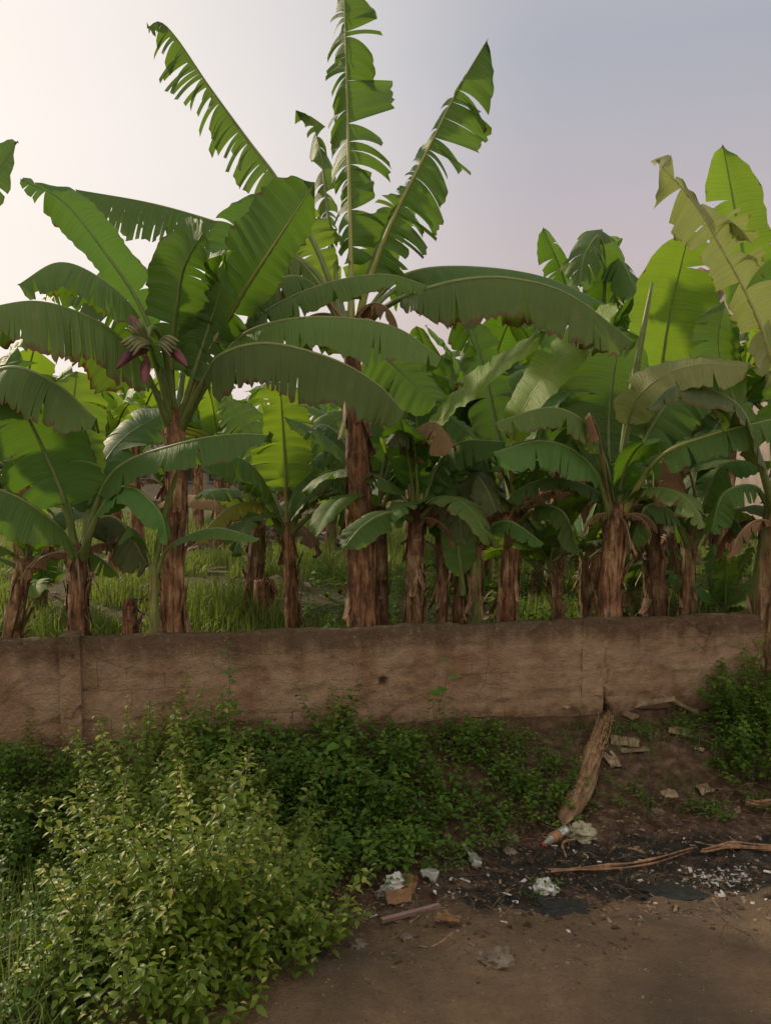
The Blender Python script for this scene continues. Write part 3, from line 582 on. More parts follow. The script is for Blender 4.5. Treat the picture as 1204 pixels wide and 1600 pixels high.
leaf(root, PP([(960, 810, 6.5), (950, 690, 6.8), (955, 600, 6.9), (970, 510, 7.0)]), wpx(72, 6.9), .3, (.1, -1, .2), 'leaf', 'rib', .024, lift=(R(-5),) * 2, droop=(.4, .4), tears=(3, 3), rag=.2)
leaf(root, PP([(962, 810, 6.5), (940, 740, 6.9), (905, 640, 7.2), (870, 560, 7.4)]), wpx(60, 7), .3, (.2, -1, .3), 'leaf', 'rib', .024, lift=(R(-5),) * 2, droop=(.4, .4), tears=(5, 5), rag=.3)
leaf(root, PP([(965, 810, 6.5), (1000, 700, 6.9), (1050, 620, 7.1), (1120, 560, 7.3)]), wpx(60, 7), .3, (-.2, -1, .5), 'leaf', 'rib', .024, lift=(R(-5),) * 2, droop=(.5, .5), tears=(5, 5), rag=.3)
leaf(root, PP([(966, 810, 6.5), (1010, 770, 6.8), (1050, 780, 7), (1080, 850, 7)]), wpx(40, 7), .3, (0, -.2, 1), 'leaf', lift=(R(-20),) * 2, droop=(1, 1), tears=(5, 5), rag=.3)
leaf(root, PP([(958, 810, 6.5), (946, 740, 6.3), (934, 672, 6.1), (920, 645, 6.0), (936, 690, 5.95)]), wpx(20, 6), .72, (0, -.6, 1), 'dry', 'rib_d', .014, lift=(R(-40),) * 2, droop=(1.5, 1.5), tears=(8, 8), rag=.8)
skirt(root, P(962, 800, 6.5), 5, .55)
generic(root, P(962, 795, 6.5), 5, 1.15, 2.2, low=.5, mats=['leaf', 'edge', 'leaf'])
#=== stout red-brown stem behind
root, b = plant('banana plant with thick red-brown stem and tall glowing leaf, right of the stout one', 1024, 7.4)
stem(root, [b, P(1022, 920, 7.4), P(1024, 800, 7.4)], .115, .085, flaps=16)
leaf(root, PP([(1024, 830, 7.4), (1026, 660, 7.4), (1040, 520, 7.3), (1076, 358, 7.1)]), wpx(66, 7.2), .38, (.15, -1, .1), 'young', 'rib', .026, 'tall whole leaf glowing against the sky', lift=(R(5),) * 2, droop=(.15, .15), tears=(1, 1), rag=.15)
leaf(root, PP([(1024, 830, 7.4), (1000, 760, 7.2), (960, 720, 7.1), (910, 760, 7)]), wpx(46, 7.2), .28, (0, -.3, 1), 'leaf', lift=(R(-20),) * 2, droop=(1, 1), tears=(6, 6), rag=.3)
leaf(root, PP([(1026, 830, 7.4), (1050, 740, 7.4), (1090, 660, 7.4), (1160, 610, 7.4)]), wpx(56, 7.2), .28, (-.2, -.8, .8), 'leaf', lift=(R(-10),) * 2, droop=(.6, .6), tears=(6, 6), rag=.3)
leaf(root, PP([(1026, 830, 7.4), (1040, 720, 7.8), (1080, 600, 8.1), (1130, 500, 8.3)]), wpx(60, 8), .28, (-.2, -1, .2), 'leaf', lift=(R(-10),) * 2, droop=(.5, .5), tears=(6, 6), rag=.3)
leaf(root, PP([(1024, 830, 7.4), (1005, 720, 7.8), (970, 610, 8.1), (900, 540, 8.3)]), wpx(60, 8), .28, (.2, -1, .2), 'leaf', lift=(R(-10),) * 2, droop=(.5, .5), tears=(6, 6), rag=.3)
skirt(root, P(1024, 830, 7.4), 4, .7)
generic(root, P(1024, 820, 7.4), 6, 1.3, .8, low=.45, mats=['leaf', 'edge', 'leaf'])
#=== slim with dead leaf
root, b = plant('slim banana plant with one dead brown leaf hanging from its crown, near the right edge', 1074, 6.9)
stem(root, [b, P(1074, 920, 6.9), P(1076, 835, 6.9)], .066, .05, 'stem_g', flaps=26)
leaf(root, PP([(1078, 855, 6.9), (1086, 780, 6.7), (1070, 722, 6.5), (1052, 728, 6.4), (1046, 790, 6.4)]), wpx(36, 6.4), .58, (0, -1, .4), 'dry', 'rib_d', .016, 'dead brown leaf hanging down', lift=(R(-10),) * 2, droop=(.8, .8), tears=(3, 3), rag=.4)
leaf(root, PP([(1078, 855, 6.9), (1100, 780, 6.8), (1130, 725, 6.7), (1204, 720, 6.6)]), wpx(46, 6.8), .3, (0, -.5, 1), 'leaf', lift=(R(-20),) * 2, droop=(.9, .9), tears=(3, 3), rag=.3)
leaf(root, PP([(1076, 855, 6.9), (1050, 800, 6.7), (1010, 790, 6.5), (985, 850, 6.5)]), wpx(36, 6.8), .3, (0, -.3, 1), 'leaf', lift=(R(-20),) * 2, droop=(1, 1), tears=(5, 5), rag=.3)
leaf(root, PP([(1078, 855, 6.9), (1110, 810, 6.7), (1140, 800, 6.6), (1170, 850, 6.5)]), wpx(30, 6.8), .3, (0, -.3, 1), 'leaf', lift=(R(-20),) * 2, droop=(1, 1), tears=(3, 3), rag=.3)
leaf(root, PP([(1078, 855, 6.9), (1085, 760, 7.1), (1110, 680, 7.3), (1150, 620, 7.4)]), wpx(46, 7.1), .3, (-.2, -1, .4), 'leaf', lift=(R(-5),) * 2, droop=(.5, .5), tears=(4, 4), rag=.3)
generic(root, P(1077, 845, 6.9), 4, 1.0, .8, low=.4, mats=['leaf', 'edge', 'leaf'])
#=== right edge plant
root, b = plant('banana plant at the right edge with a tall pale tattered leaf arching over the others', 1192, 6.35)
stem(root, [b, P(1192, 930, 6.35), P(1212, 790, 6.3)], .10, .08, 'stem_g', flaps=20)
leaf(root, PP([(1214, 810, 6.3), (1216, 640, 6.1), (1198, 540, 5.9), (1168, 465, 5.8), (1125, 385, 5.7), (1080, 312, 5.6), (1024, 250, 5.5)]), wpx(80, 5.7), .36, (.25, -1, .5), 'pale', 'rib_y', .032, 'tall pale tattered leaf with thick yellow midrib', lift=(R(5), R(-15)), droop=(.35, .5), wide=(1.3, .8), tears=(11, 12), rag=.85, split=.02, n=80)
leaf(root, PP([(1212, 810, 6.3), (1200, 600, 6.6), (1165, 430, 6.7), (1128, 225, 6.6)]), wpx(44, 6.6), .5, (-.1, -1, .1), 'young', lift=(R(5),) * 2, droop=(.2, .2), tears=(1, 1), rag=.15)
leaf(root, PP([(1212, 810, 6.3), (1180, 700, 6.1), (1140, 610, 6.0), (1120, 540, 6.0), (1130, 470, 6.1)]), wpx(50, 6.1), .35, (.2, -1, .4), 'leaf', lift=(R(-10),) * 2, droop=(.5, .5), tears=(3, 3), rag=.3)
leaf(root, PP([(1212, 810, 6.3), (1190, 720, 6.0), (1150, 630, 5.9), (1060, 600, 5.9), (1010, 640, 5.9)]), wpx(40, 6.1), .3, (0, -.2, 1), 'patchy', lift=(R(-20),) * 2, droop=(1, 1), tears=(6, 6), rag=.3)
leaf(root, PP([(1212, 810, 6.3), (1240, 600, 6.2), (1220, 520, 6.1), (1180, 500, 6)]), wpx(60, 6.1), .35, (0, -.7, 1), 'young', lift=(R(-10),) * 2, droop=(.7, .7), tears=(3, 3), rag=.3)
leaf(root, PP([(1212, 810, 6.3), (1180, 760, 6.3), (1130, 770, 6.2), (1110, 830, 6.2)]), wpx(36, 6.1), .3, (0, -.2, 1), 'leaf', lift=(R(-20),) * 2, droop=(1, 1), tears=(6, 6), rag=.3)
skirt(root, P(1208, 810, 6.3), 4, .7)
#=== tall one behind, top right of centre
root, b = plant('taller banana plant behind, with two limp bent leaf tips against the sky right of centre', 922, 8.6)
stem(root, [b, P(920, 800, 8.6), P(920, 640, 8.6)], .12, .085, flaps=8)
leaf(root, PP([(918, 650, 8.6), (905, 540, 8.4), (882, 440, 8.2), (848, 355, 8.0)]), wpx(30, 8.2), .4, (-.1, -1, .2), 'leaf', lift=(R(-30),) * 2, droop=(.8, .8), tears=(12, 12), rag=.6)
leaf(root, PP([(920, 650, 8.6), (938, 520, 8.4), (944, 410, 8.2), (935, 368, 8.0), (912, 400, 7.8), (905, 450, 7.7)]), wpx(46, 8), .4, (.0, -1, .3), 'leaf', lift=(R(-20),) * 2, droop=(1, 1), tears=(8, 8), rag=.5)
leaf(root, PP([(920, 650, 8.6), (942, 520, 8.5), (952, 430, 8.4), (968, 405, 8.2), (1000, 470, 8.0)]), wpx(46, 8), .4, (.0, -.6, .8), 'torn', lift=(R(-20),) * 2, droop=(1, 1), tears=(16, 16), rag=.6)
leaf(root, PP([(920, 650, 8.6), (935, 480, 8.7), (945, 400, 8.8), (972, 372, 8.8)]), wpx(24, 8), .5, (-.2, -1, .0), 'young', lift=(R(0),) * 2, droop=(.3, .3), tears=(2, 2), rag=.3)
generic(root, P(920, 640, 8.6), 6, 1.7, .2, mats=['leaf', 'leaf', 'torn'])

# ------------------------------------------------------------------ background plants: prototypes then copies
def proto(label, px, d, H, nl, L, sm_='stem', W=None):
    x = (px - 602) / F * d; b = Vector((x, d, terrain(x, d) - .03)); o = empty('banana_plant', b); tag(o, label, 'banana plant', 'banana plants further back'); o['_loc'] = (0, 0, 0)
    stem(o, [Vector((0, 0, 0)), Vector((.03, .02, H * .5)), Vector((.02, -.03, H))], .10, .07, sm_, flaps=8, world=False)
    generic(o, Vector((.02, -.03, H)), nl, L, world=False, n=30, W=W)
    if H > .6: skirt(o, Vector((.02, -.03, H)), 3, .8, world=False)
    return o
def clone(src, label, px, d, rz, s):
    x = (px - 602) / F * d; r = src.copy(); COL.objects.link(r); r.location = (x, d, terrain(x, d) - .03); r.rotation_euler = (0, 0, rz); r.scale = (s, s, s); r['label'] = label
    for ch in src.children:
        c = ch.copy(); COL.objects.link(c); c.parent = r
        for g in ch.children:
            q = g.copy(); COL.objects.link(q); q.parent = c
    return r
pr = [proto('background banana plant seen left of the glowing upright leaf', 340, 13.5, 1.8, 9, 1.7),
      proto('background banana plant seen between the flowering plant and the squat one', 175, 11.5, 1.7, 9, 1.7),
      proto('background banana plant just right of the scorched brown leaf', 695, 10.2, 1.8, 10, 1.8),
      proto('background banana plant seen behind the bright leaf pointing up right', 868, 10, 2.0, 10, 1.8),
      proto('low background banana plant seen below the long brown-edged leaf', 515, 14.5, 1.0, 9, 1.4, 'stem_g')]
bgp = [(0, 'background banana plant at the far left behind the drooping dark leaf', 30, 9.6, 1.0, 1.1), (1, 'background banana plant behind the cut-off left plant', -40, 8, 2.3, 1.1),
       (2, 'background banana plant left of the small green sucker', 215, 14, 2.9, 1.1),
       (3, 'distant banana plant right of the flowering plant stem', 310, 17, 1.2, 1.0), (1, 'distant banana plant above the rubbish heap', 420, 19, .3, 1.1),
       (0, 'distant banana plant left of the tall brown stem', 500, 17, 2, 1.05), (2, 'distant banana plant directly behind the tall brown stem', 570, 15, 4, .95),
       (3, 'background banana plant between the tall stem and the scorched leaf', 640, 12.5, 5.2, .95), (4, 'low background banana plant behind the clump of slim stems', 720, 14.5, 3.3, 1.2),
       (1, 'background banana plant above the clump of slim stems', 752, 10.5, 4.4, 1.2), (0, 'background banana plant behind the leaning stem', 828, 12.6, 5.1, 1.25),
       (3, 'background banana plant behind the stout right-hand stem', 1000, 10, 3.7, 1.05),
       (1, 'background banana plant behind the dead hanging leaf', 1065, 10.5, 2.6, 1.2), (0, 'background banana plant behind the tall pale leaf', 1130, 8.8, .8, 1.2),
       (2, 'background banana plant at the right edge behind the others', 1215, 9, 5.8, 1.2),
       (3, 'distant banana plant between the red brown stem and the slim one', 1050, 16, .5, 1.1), (1, 'distant banana plant far behind the right-hand group', 930, 16, 2.0, 1.15)]
for k, lab, px, d, rz, s in bgp: clone(pr[k], lab, px, d, rz, s)
low = proto('bushy low banana sucker behind the leaning stem', 838, 9.6, .45, 7, 1.1, 'stem_g'); low['category'] = 'banana sucker'
for lab, px, d, rz, s in (('low banana sucker left of the stout right-hand stem', 905, 11.4, 2, .95), ('low banana sucker between the stout right-hand stem and the red brown one', 990, 8.6, 3.3, .8),
        ('low banana sucker near the right edge behind the wall', 1140, 7.8, 5.2, .8), ('low banana sucker behind the far-left leaning stem', 60, 8.6, 2.6, .8), ('low banana sucker behind the three-stem clump', 765, 12, 3.9, 1.0)):
    clone(low, lab, px, d, rz, s)
farl = ['far banana plant beyond the rubbish heap, ', 'far banana plant low against the sky, ']
for i in range(30):
    px = -150 + i * 50 + rnd.uniform(-14, 14); d = rnd.uniform(19, 27)
    nearst = min([(abs(px - q[2]), q[1]) for q in bgp])[1]
    c = clone(pr[rnd.choice((0, 1, 2, 4))], 'far banana plant in the hazy back row beyond the field', px, d, rnd.random() * 6.28, rnd.uniform(.72, .9)); c['group'] = 'back row of the plantation'

# cut stumps
def stump(label, px, d, h, r, lean):
    x = (px - 602) / F * d; b = Vector((x, d, terrain(x, d) - .03)); o = empty('banana_stump', b); tag(o, label, 'stump', 'cut banana stumps'); o['_loc'] = tuple(b)
    stem(o, [b, b + Vector((lean * .5, 0, h * .5)), b + Vector((lean, 0, h))], r, r * .85, flaps=8)
    m = MB(); tp = b + Vector((lean, 0, h - .01))
    for k in range(14):
        th = k * .45; q = tp + Vector((math.cos(th) * r * .6, math.sin(th) * r * .6, 0)); hh = .02 + .07 * rnd.random()
        m.tube([q, q + Vector((rnd.uniform(-.01, .01), rnd.uniform(-.01, .01), hh))], lambda t: .014 * (1 - t) + .002, 5)
    c = m.build('frayed_top', M['stem']); c.data.transform(Matrix.Translation(-b)); c.parent = o
stump('cut banana stump standing just left of the young sucker', 193, 6.0, .88, .06, .02)
stump('banana stump leaning left beside the flowering plant stem', 305, 6.1, .85, .035, -.12)
stump('low banana stump below the stout pale stem', 410, 8.7, .45, .12, 0)

# ------------------------------------------------------------------ ground
m, nt, o, b = newmat('soil'); geo = N(nt, 'ShaderNodeNewGeometry'); pos = geo.outputs['Position']
at = N(nt, 'ShaderNodeAttribute', attribute_name='wet'); ag = N(nt, 'ShaderNodeAttribute', attribute_name='green'); ar = N(nt, 'ShaderNodeAttribute', attribute_name='road')
n1 = noi(nt, pos, 1.7, 6, .6); n2 = noi(nt, pos, 14, 6, .65); n3 = noi(nt, pos, 70, 4, .7)
bank = ramp(nt, n2, [(.32, (.045, .026, .017)), (.50, (.105, .062, .040)), (.68, (.21, .14, .095))])
road = ramp(nt, math_(nt, 'ADD', math_(nt, 'MULTIPLY', n1, .4), math_(nt, 'ADD', math_(nt, 'MULTIPLY', n2, .35), math_(nt, 'MULTIPLY', n3, .25))), [(.36, (.145, .098, .058)), (.54, (.225, .153, .092)), (.66, (.30, .215, .142))])
col = mixc(nt, ar.outputs['Fac'], bank, road)
# wet black sludge
wf = ramp(nt, math_(nt, 'ADD', at.outputs['Fac'], math_(nt, 'MULTIPLY', math_(nt, 'SUBTRACT', noi(nt, pos, 4.5, 6, .7, (.55, 1, 1)), .5), 1.5)), gray((.56, 0), (.74, 1)))
wet = ramp(nt, n2, [(.35, (.011, .012, .010)), (.55, (.032, .030, .025)), (.68, (.085, .070, .052))])
col = mixc(nt, wf, col, wet)
# greyish stain on the road
gs = ramp(nt, noi(nt, pos, 1.1, 3, .5), gray((.50, 0), (.62, 1)))
col = mixc(nt, math_(nt, 'MULTIPLY', math_(nt, 'MULTIPLY', gs, .55), ar.outputs['Fac']), col, (.075, .068, .058))
sp_c = ramp(nt, n3, gray((.66, 0), (.72, 1))); col = mixc(nt, math_(nt, 'MULTIPLY', sp_c, .4), col, (.27, .21, .16))
sp_d = ramp(nt, noi(nt, pos, 38, 3, .6), gray((.27, 1), (.34, 0))); col = mixc(nt, math_(nt, 'MULTIPLY', sp_d, .7), col, (.035, .022, .016))
gcol = ramp(nt, n2, [(.35, (.06, .09, .02)), (.65, (.12, .15, .035))]); col = mixc(nt, ag.outputs['Fac'], col, gcol)
nt.links.new(col, b.inputs['Base Color'])
nt.links.new(ramp(nt, wf, gray((0, .92), (1, .38))), b.inputs['Roughness']); b.inputs['Specular IOR Level'].default_value = .35
bump(nt, math_(nt, 'ADD', n2, math_(nt, 'MULTIPLY', n3, .8)), b, 1, .035); M['soil'] = m
def rng(a, b_, s):
    L = []; x = a
    while x < b_ - 1e-6: L.append(x); x += s
    return L
xs = [-400, -200, -100, -60, -40, -25, -15, -10, -7] + rng(-5, 5, .035) + [5, 7, 10, 15, 25, 40, 60, 100, 200, 400]
ys = [-400, -100, -40, -15, -5, 0, 1, 1.6] + rng(2, 6.6, .032) + rng(6.6, 12, .25) + rng(12, 30, 1.5) + [30, 40, 60, 100, 200, 600]
def build_ground():
    V = []; wet = []; gr = []; rd = []; nx = len(xs)
    for y in ys:
        for x in xs:
            yy = y
            V.append((x, yy, terrain(x, yy))); d = y - yw(x)
            k = .5 * noise.noise(Vector((x * .9, y * .9, 8)))
            lat = .15 + .85 * sm(-.6, .9, x)
            wv = sm(.95, 1.35, -d + k * .4) * (1 - sm(1.9, 2.35, -d + k * .5)) * lat
            wet.append(wv * .80 if d < 0 else 0); gr.append(sm(0, 1.5, d) * (.45 + .55 * sm(-.2, .2, noise.noise(Vector((x * .8, yy * .8, 4))))) if d > 0 else 0); rd.append(sm(1.75, 2.1, -d + k * .3))
    road = []; drain = []; rest = []
    for j in range(len(ys) - 1):
        for i in range(nx - 1):
            k = j * nx + i; f = (k, k + 1, k + nx + 1, k + nx); d = (ys[j] + ys[j + 1]) / 2 - yw(xs[i])
            (road if d < -2.0 else drain if d < -1.15 and abs(xs[i]) < 5 else rest).append(f)
    for nm, fs in (('dirt_road', road), ('drain_bed', drain), ('ground', rest)):
        used = sorted({i for f in fs for i in f}); mp = {a: b for b, a in enumerate(used)}
        o = mesh(nm, [V[i] for i in used], [tuple(mp[i] for i in f) for f in fs], M['soil'], attr={'wet': [wet[i] for i in used], 'green': [gr[i] for i in used], 'road': [rd[i] for i in used]})
        o['kind'] = 'structure'
build_ground()

# ------------------------------------------------------------------ wall
m, nt, o, b = newmat('wall_plaster'); pos = N(nt, 'ShaderNodeNewGeometry').outputs['Position']; sz = N(nt, 'ShaderNodeSeparateXYZ'); nt.links.new(pos, sz.inputs[0])
a1 = noi(nt, pos, 2.2, 6, .6); a2 = noi(nt, pos, 11, 6, .65); a3 = noi(nt, pos, 60, 4, .7)
col = ramp(nt, math_(nt, 'ADD', math_(nt, 'MULTIPLY', a1, .6), math_(nt, 'MULTIPLY', a2, .4)), [(.30, (.23, .145, .10)), (.48, (.32, .218, .145)), (.68, (.42, .305, .215))])
rb = ramp(nt, noi(nt, pos, 3.5, 4, .6, (1, 1, .5)), gray((.5, 0), (.66, 1))); col = mixc(nt, math_(nt, 'MULTIPLY', rb, .5), col, (.17, .075, .038))
# dark weathered top band and run-off streaks, darker red-brown towards the foot
drip = noi(nt, pos, 1, 5, .6, (7, 7, .9))
top = ramp(nt, math_(nt, 'ADD', sz.outputs['Z'], math_(nt, 'MULTIPLY', math_(nt, 'SUBTRACT', drip, .5), .38)), gray((.58, 0), (.72, 1)))
col = mixc(nt, math_(nt, 'MULTIPLY', top, .72), col, (.070, .045, .030))
moss = ramp(nt, math_(nt, 'ADD', sz.outputs['Z'], math_(nt, 'MULTIPLY', math_(nt, 'SUBTRACT', a2, .5), .2)), gray((.755, 0), (.80, 1)))
col = mixc(nt, math_(nt, 'MULTIPLY', moss, .6), col, (.075, .065, .03))
foot = ramp(nt, math_(nt, 'ADD', sz.outputs['Z'], math_(nt, 'MULTIPLY', math_(nt, 'SUBTRACT', a2, .5), .25)), gray((.02, 1), (.16, 0)))
col = mixc(nt, math_(nt, 'MULTIPLY', foot, .6), col, (.075, .04, .024))
bx_ = N(nt, 'ShaderNodeCombineXYZ'); nt.links.new(sz.outputs['X'], bx_.inputs[0]); nt.links.new(sz.outputs['Z'], bx_.inputs[1])
wob = N(nt, 'ShaderNodeVectorMath', operation='ADD'); ws = N(nt, 'ShaderNodeVectorMath', operation='SCALE'); ws.inputs[3].default_value = .03
wn = N(nt, 'ShaderNodeTexNoise'); wn.inputs['Scale'].default_value = 9; nt.links.new(pos, wn.inputs[0]); nt.links.new(wn.outputs['Color'], ws.inputs[0]); nt.links.new(bx_.outputs[0], wob.inputs[0]); nt.links.new(ws.outputs[0], wob.inputs[1])
bt = N(nt, 'ShaderNodeTexBrick'); nt.links.new(wob.outputs[0], bt.inputs[0]); bt.inputs['Scale'].default_value = 1; bt.inputs['Brick Width'].default_value = .44; bt.inputs['Row Height'].default_value = .215; bt.inputs['Mortar Size'].default_value = .0045; bt.inputs['Mortar Smooth'].default_value = .5
jf = math_(nt, 'MULTIPLY', bt.outputs['Fac'], ramp(nt, noi(nt, pos, 3, 4), gray((.46, 0), (.62, .5)))); col = mixc(nt, jf, col, (.10, .062, .042))
vo = N(nt, 'ShaderNodeTexVoronoi', feature='DISTANCE_TO_EDGE'); vo.inputs['Scale'].default_value = 3.1; vm = N(nt, 'ShaderNodeVectorMath', operation='ADD'); nt.links.new(pos, vm.inputs[0]); nt.links.new(ws.outputs[0], vm.inputs[1]); nt.links.new(vm.outputs[0], vo.inputs[0])
cf = math_(nt, 'MULTIPLY', ramp(nt, vo.outputs['Distance'], gray((0, 1), (.012, 0))), ramp(nt, noi(nt, pos, 1.9, 3), gray((.52, 0), (.6, .8)))); col = mixc(nt, cf, col, (.06, .04, .03))
lt = ramp(nt, noi(nt, pos, 26, 6, .75), gray((.56, 0), (.68, 1))); col = mixc(nt, math_(nt, 'MULTIPLY', lt, .35), col, (.50, .38, .29))
sd_ = ramp(nt, a3, gray((.28, 1), (.36, 0))); col = mixc(nt, math_(nt, 'MULTIPLY', sd_, .5), col, (.06, .04, .03))
nt.links.new(col, b.inputs['Base Color']); b.inputs['Roughness'].default_value = .93; b.inputs['Specular IOR Level'].default_value = .2
bump(nt, math_(nt, 'ADD', a2, math_(nt, 'MULTIPLY', a3, .6)), b, 1, .035); M['wall'] = m
xc = PZ(940, 1120, 0).x; hole = P(600, 1066, 5.78)
def crack_x(z): return xc - .01 + .035 * math.sin(z * 22) * .6 + .03 * (z - .1)
def build_wall():
    V = []; Fs = []; x0, x1, dx = -5.2, 5.6, .018; nx = int((x1 - x0) / dx); nz = 48; z0, z1 = -.12, WH
    w0 = empty('boundary_wall', Vector((0, yw(0), 0)))
    nrm = Vector((WSL, -1, 0)).normalized()
    for j in range(nz + 1):
        for i in range(nx + 1):
            x = x0 + i * dx; t = j / nz; topn = .018 * noise.noise(Vector((x * 2.1, 0, 0))) + .014 * noise.noise(Vector((x * 9, 2, 0))) + .008 * noise.noise(Vector((x * 35, 2, 0)))
            z = z0 + (z1 + topn - z0) * t
            # eroded plaster: lumps, mortar courses and flaked patches
            e1 = noise.noise(Vector((x * 3, 0, z * 3.5))); e2 = noise.noise(Vector((x * 14, 1, z * 16))); e3 = noise.noise(Vector((x * 40, 2, z * 40)))
            fl = sm(.12, .22, noise.noise(Vector((x * 4.2, 7, z * 7)))) * (1 - sm(.48, .6, z))
            off = .010 * e1 + .008 * e2 + .006 * e3 - .014 * fl
            for zc in (.2, .42, .64):
                zz = abs(z - zc - .01 * e2) ; off -= .009 * (1 - sm(0, .016, zz)) * (.25 + .75 * sm(-.2, .3, e1))
            row = int((z + .02) / .22); xm = ((x + (.22 if row % 2 else 0)) % .44) - .22
            if z < .66: off -= .006 * (1 - sm(0, .014, abs(xm + .006 * e2))) * sm(-.2, .2, e1 + e2)
            if t > .96: off -= .012 * rnd.random()
            cxx = crack_x(z)
            if z < .22: off -= .20 * (1 - sm(.0, .020 + .02 * (z < .1), abs(x - cxx) - .008 * (1 - z / .25)))
            else: off -= .02 * (1 - sm(0, .012, abs(x - cxx))) * (1 - sm(.5, .8, z))
            if abs(x - hole.x) < .028 and abs(z - hole.z) < .035: off -= .09
            p = Vector((x, yw(x), z)) + nrm * off; V.append(p)
    for j in range(nz):
        for i in range(nx):
            k = j * (nx + 1) + i; Fs.append((k, k + 1, k + nx + 2, k + nx + 1))
    # back face and top
    n0 = len(V); tj = nz * (nx + 1)
    for i in range(nx + 1):
        v = V[tj + i]; V.append(v - nrm * .07 + Vector((0, 0, .008 + .006 * rnd.random())))
    for i in range(nx + 1):
        v = V[tj + i]; V.append(v - nrm * .15 + Vector((0, 0, -.004)))
    for i in range(nx + 1):
        v = V[tj + i]; V.append(Vector((v.x, v.y, z0)) - nrm * .15)
    for i in range(nx):
        a = tj + i
        Fs.append((a, a + 1, n0 + i + 1, n0 + i))
        for q in (0, 1):
            c = n0 + q * (nx + 1) + i; Fs.append((c, c + 1, c + nx + 2, c + nx + 1))
    o = mesh('wall_panel', V, Fs, M['wall']); o.data.transform(Matrix.Translation(-w0.location)); o.parent = w0
    # pillars standing proud of the wall
    for pxl, hw, hgt, pr_ in ((112, .068, WH + .035, .045), (918, .085, WH + .002, .005)):
        xx = PZ(pxl, 1120, 0).x if pxl > 500 else P(pxl, 1080, yw(-2.2)).x; V = []; Fs = []; na, nb = 22, 46
        prf = [(-hw, -.03), (-hw, pr_), (hw, pr_), (hw, -.03)]
        for j in range(nb + 1):
            z = -.1 + (hgt + .1) * j / nb
            for i in range(na + 1):
                s = i / na * 3; k = min(2, int(s)); f = s - k; a, c = prf[k], prf[k + 1]
                u = a[0] + (c[0] - a[0]) * f; v = a[1] + (c[1] - a[1]) * f
                broken = .03 * sm(.15, .3, noise.noise(Vector((u * 12, z * 7, pxl)))) * (1 if k == 1 and u > .0 else .4)
                v += .006 * noise.noise(Vector((u * 20, z * 20, 3))) - broken * .7; u *= 1 + .05 * noise.noise(Vector((z * 9, i, pxl)))
                px_ = xx + u; V.append(Vector((px_, yw(px_), z)) + nrm * v)
        for j in range(nb):
            for i in range(na):
                k = j * (na + 1) + i; Fs.append((k, k + 1, k + na + 2, k + na + 1))
        tb = nb * (na + 1); c0 = len(V); cen = Vector((xx, yw(xx), hgt + .01)); bk = [Vector((xx - hw, yw(xx - hw), hgt)) - nrm * .16, Vector((xx + hw, yw(xx + hw), hgt)) - nrm * .16]
        V += [cen] + bk
        for i in range(na): Fs.append((tb + i, tb + i + 1, c0))
        Fs += [(tb + na, c0 + 2, c0), (c0 + 2, c0 + 1, c0), (c0 + 1, tb, c0)]
        po = mesh('wall_pillar', V, Fs, M['wall'], smooth=False); po.data.transform(Matrix.Translation(-w0.location)); po.parent = w0
    tag(w0, 'low weathered brown block wall with cracked plaster, running across below the banana plants', 'wall')
build_wall()

# ------------------------------------------------------------------ small-leaf vegetation
def foliage_mat(name, a, c, tr, tf=.35, pale=None, spec=.3):
    m, nt, o, b = newmat(name); g = N(nt, 'ShaderNodeNewGeometry'); uv = N(nt, 'ShaderNodeUVMap').outputs[0]; s = N(nt, 'ShaderNodeSeparateXYZ'); nt.links.new(uv, s.inputs[0])
    cl = noi(nt, g.outputs['Position'], 5, 3); t = math_(nt, 'ADD', math_(nt, 'MULTIPLY', s.outputs['X'], .6), math_(nt, 'MULTIPLY', cl, .4))
    st = [(.2, a), (.62, c)]
    if pale: st.append((.80, pale))
    col = ramp(nt, t, st); nt.links.new(col, b.inputs['Base Color']); b.inputs['Roughness'].default_value = .45; b.inputs['Specular IOR Level'].default_value = spec
    tl = N(nt, 'ShaderNodeBsdfTranslucent'); tl.inputs[0].default_value = (*tr, 1); mxs = N(nt, 'ShaderNodeMixShader'); mxs.inputs[0].default_value = tf
    nt.links.new(b.outputs[0], mxs.inputs[1]); nt.links.new(tl.outputs[0], mxs.inputs[2]); nt.links.new(mxs.outputs[0], o.inputs[0]); return m
M['bush'] = foliage_mat('bush_leaf', (.050, .105, .013), (.15, .23, .028), (.30, .42, .035), .36, (.46, .45, .11))
M['vine'] = foliage_mat('vine_leaf', (.032, .078, .012), (.090, .175, .024), (.20, .34, .03), .36, (.17, .26, .04))
M['weed'] = foliage_mat('weed_leaf', (.038, .10, .016), (.10, .20, .032), (.20, .36, .03), .38)
M['grass'] = foliage_mat('grass_blade', (.04, .075, .015), (.085, .14, .03), (.20, .28, .04), .4, (.24, .22, .08))
M['field'] = foliage_mat('field_grass', (.06, .115, .022), (.125, .19, .04), (.26, .36, .05), .42, (.32, .29, .12))
M['far'] = foliage_mat('far_foliage', (.025, .05, .015), (.06, .09, .03), (.12, .18, .03), .3)
m, nt, o, b = newmat('twig'); pos = N(nt, 'ShaderNodeNewGeometry').outputs['Position']
nt.links.new(ramp(nt, noi(nt, pos, 25, 4), [(.35, (.06, .035, .02)), (.65, (.20, .135, .085))]), b.inputs['Base Color']); b.inputs['Roughness'].default_value = .85; M['twig'] = m
m, nt, o, b = newmat('green_stem'); pos = N(nt, 'ShaderNodeNewGeometry').outputs['Position']
nt.links.new(ramp(nt, noi(nt, pos, 25, 4), [(.35, (.06, .06, .025)), (.65, (.12, .12, .05))]), b.inputs['Base Color']); b.inputs['Roughness'].default_value = .7; M['gstem'] = m

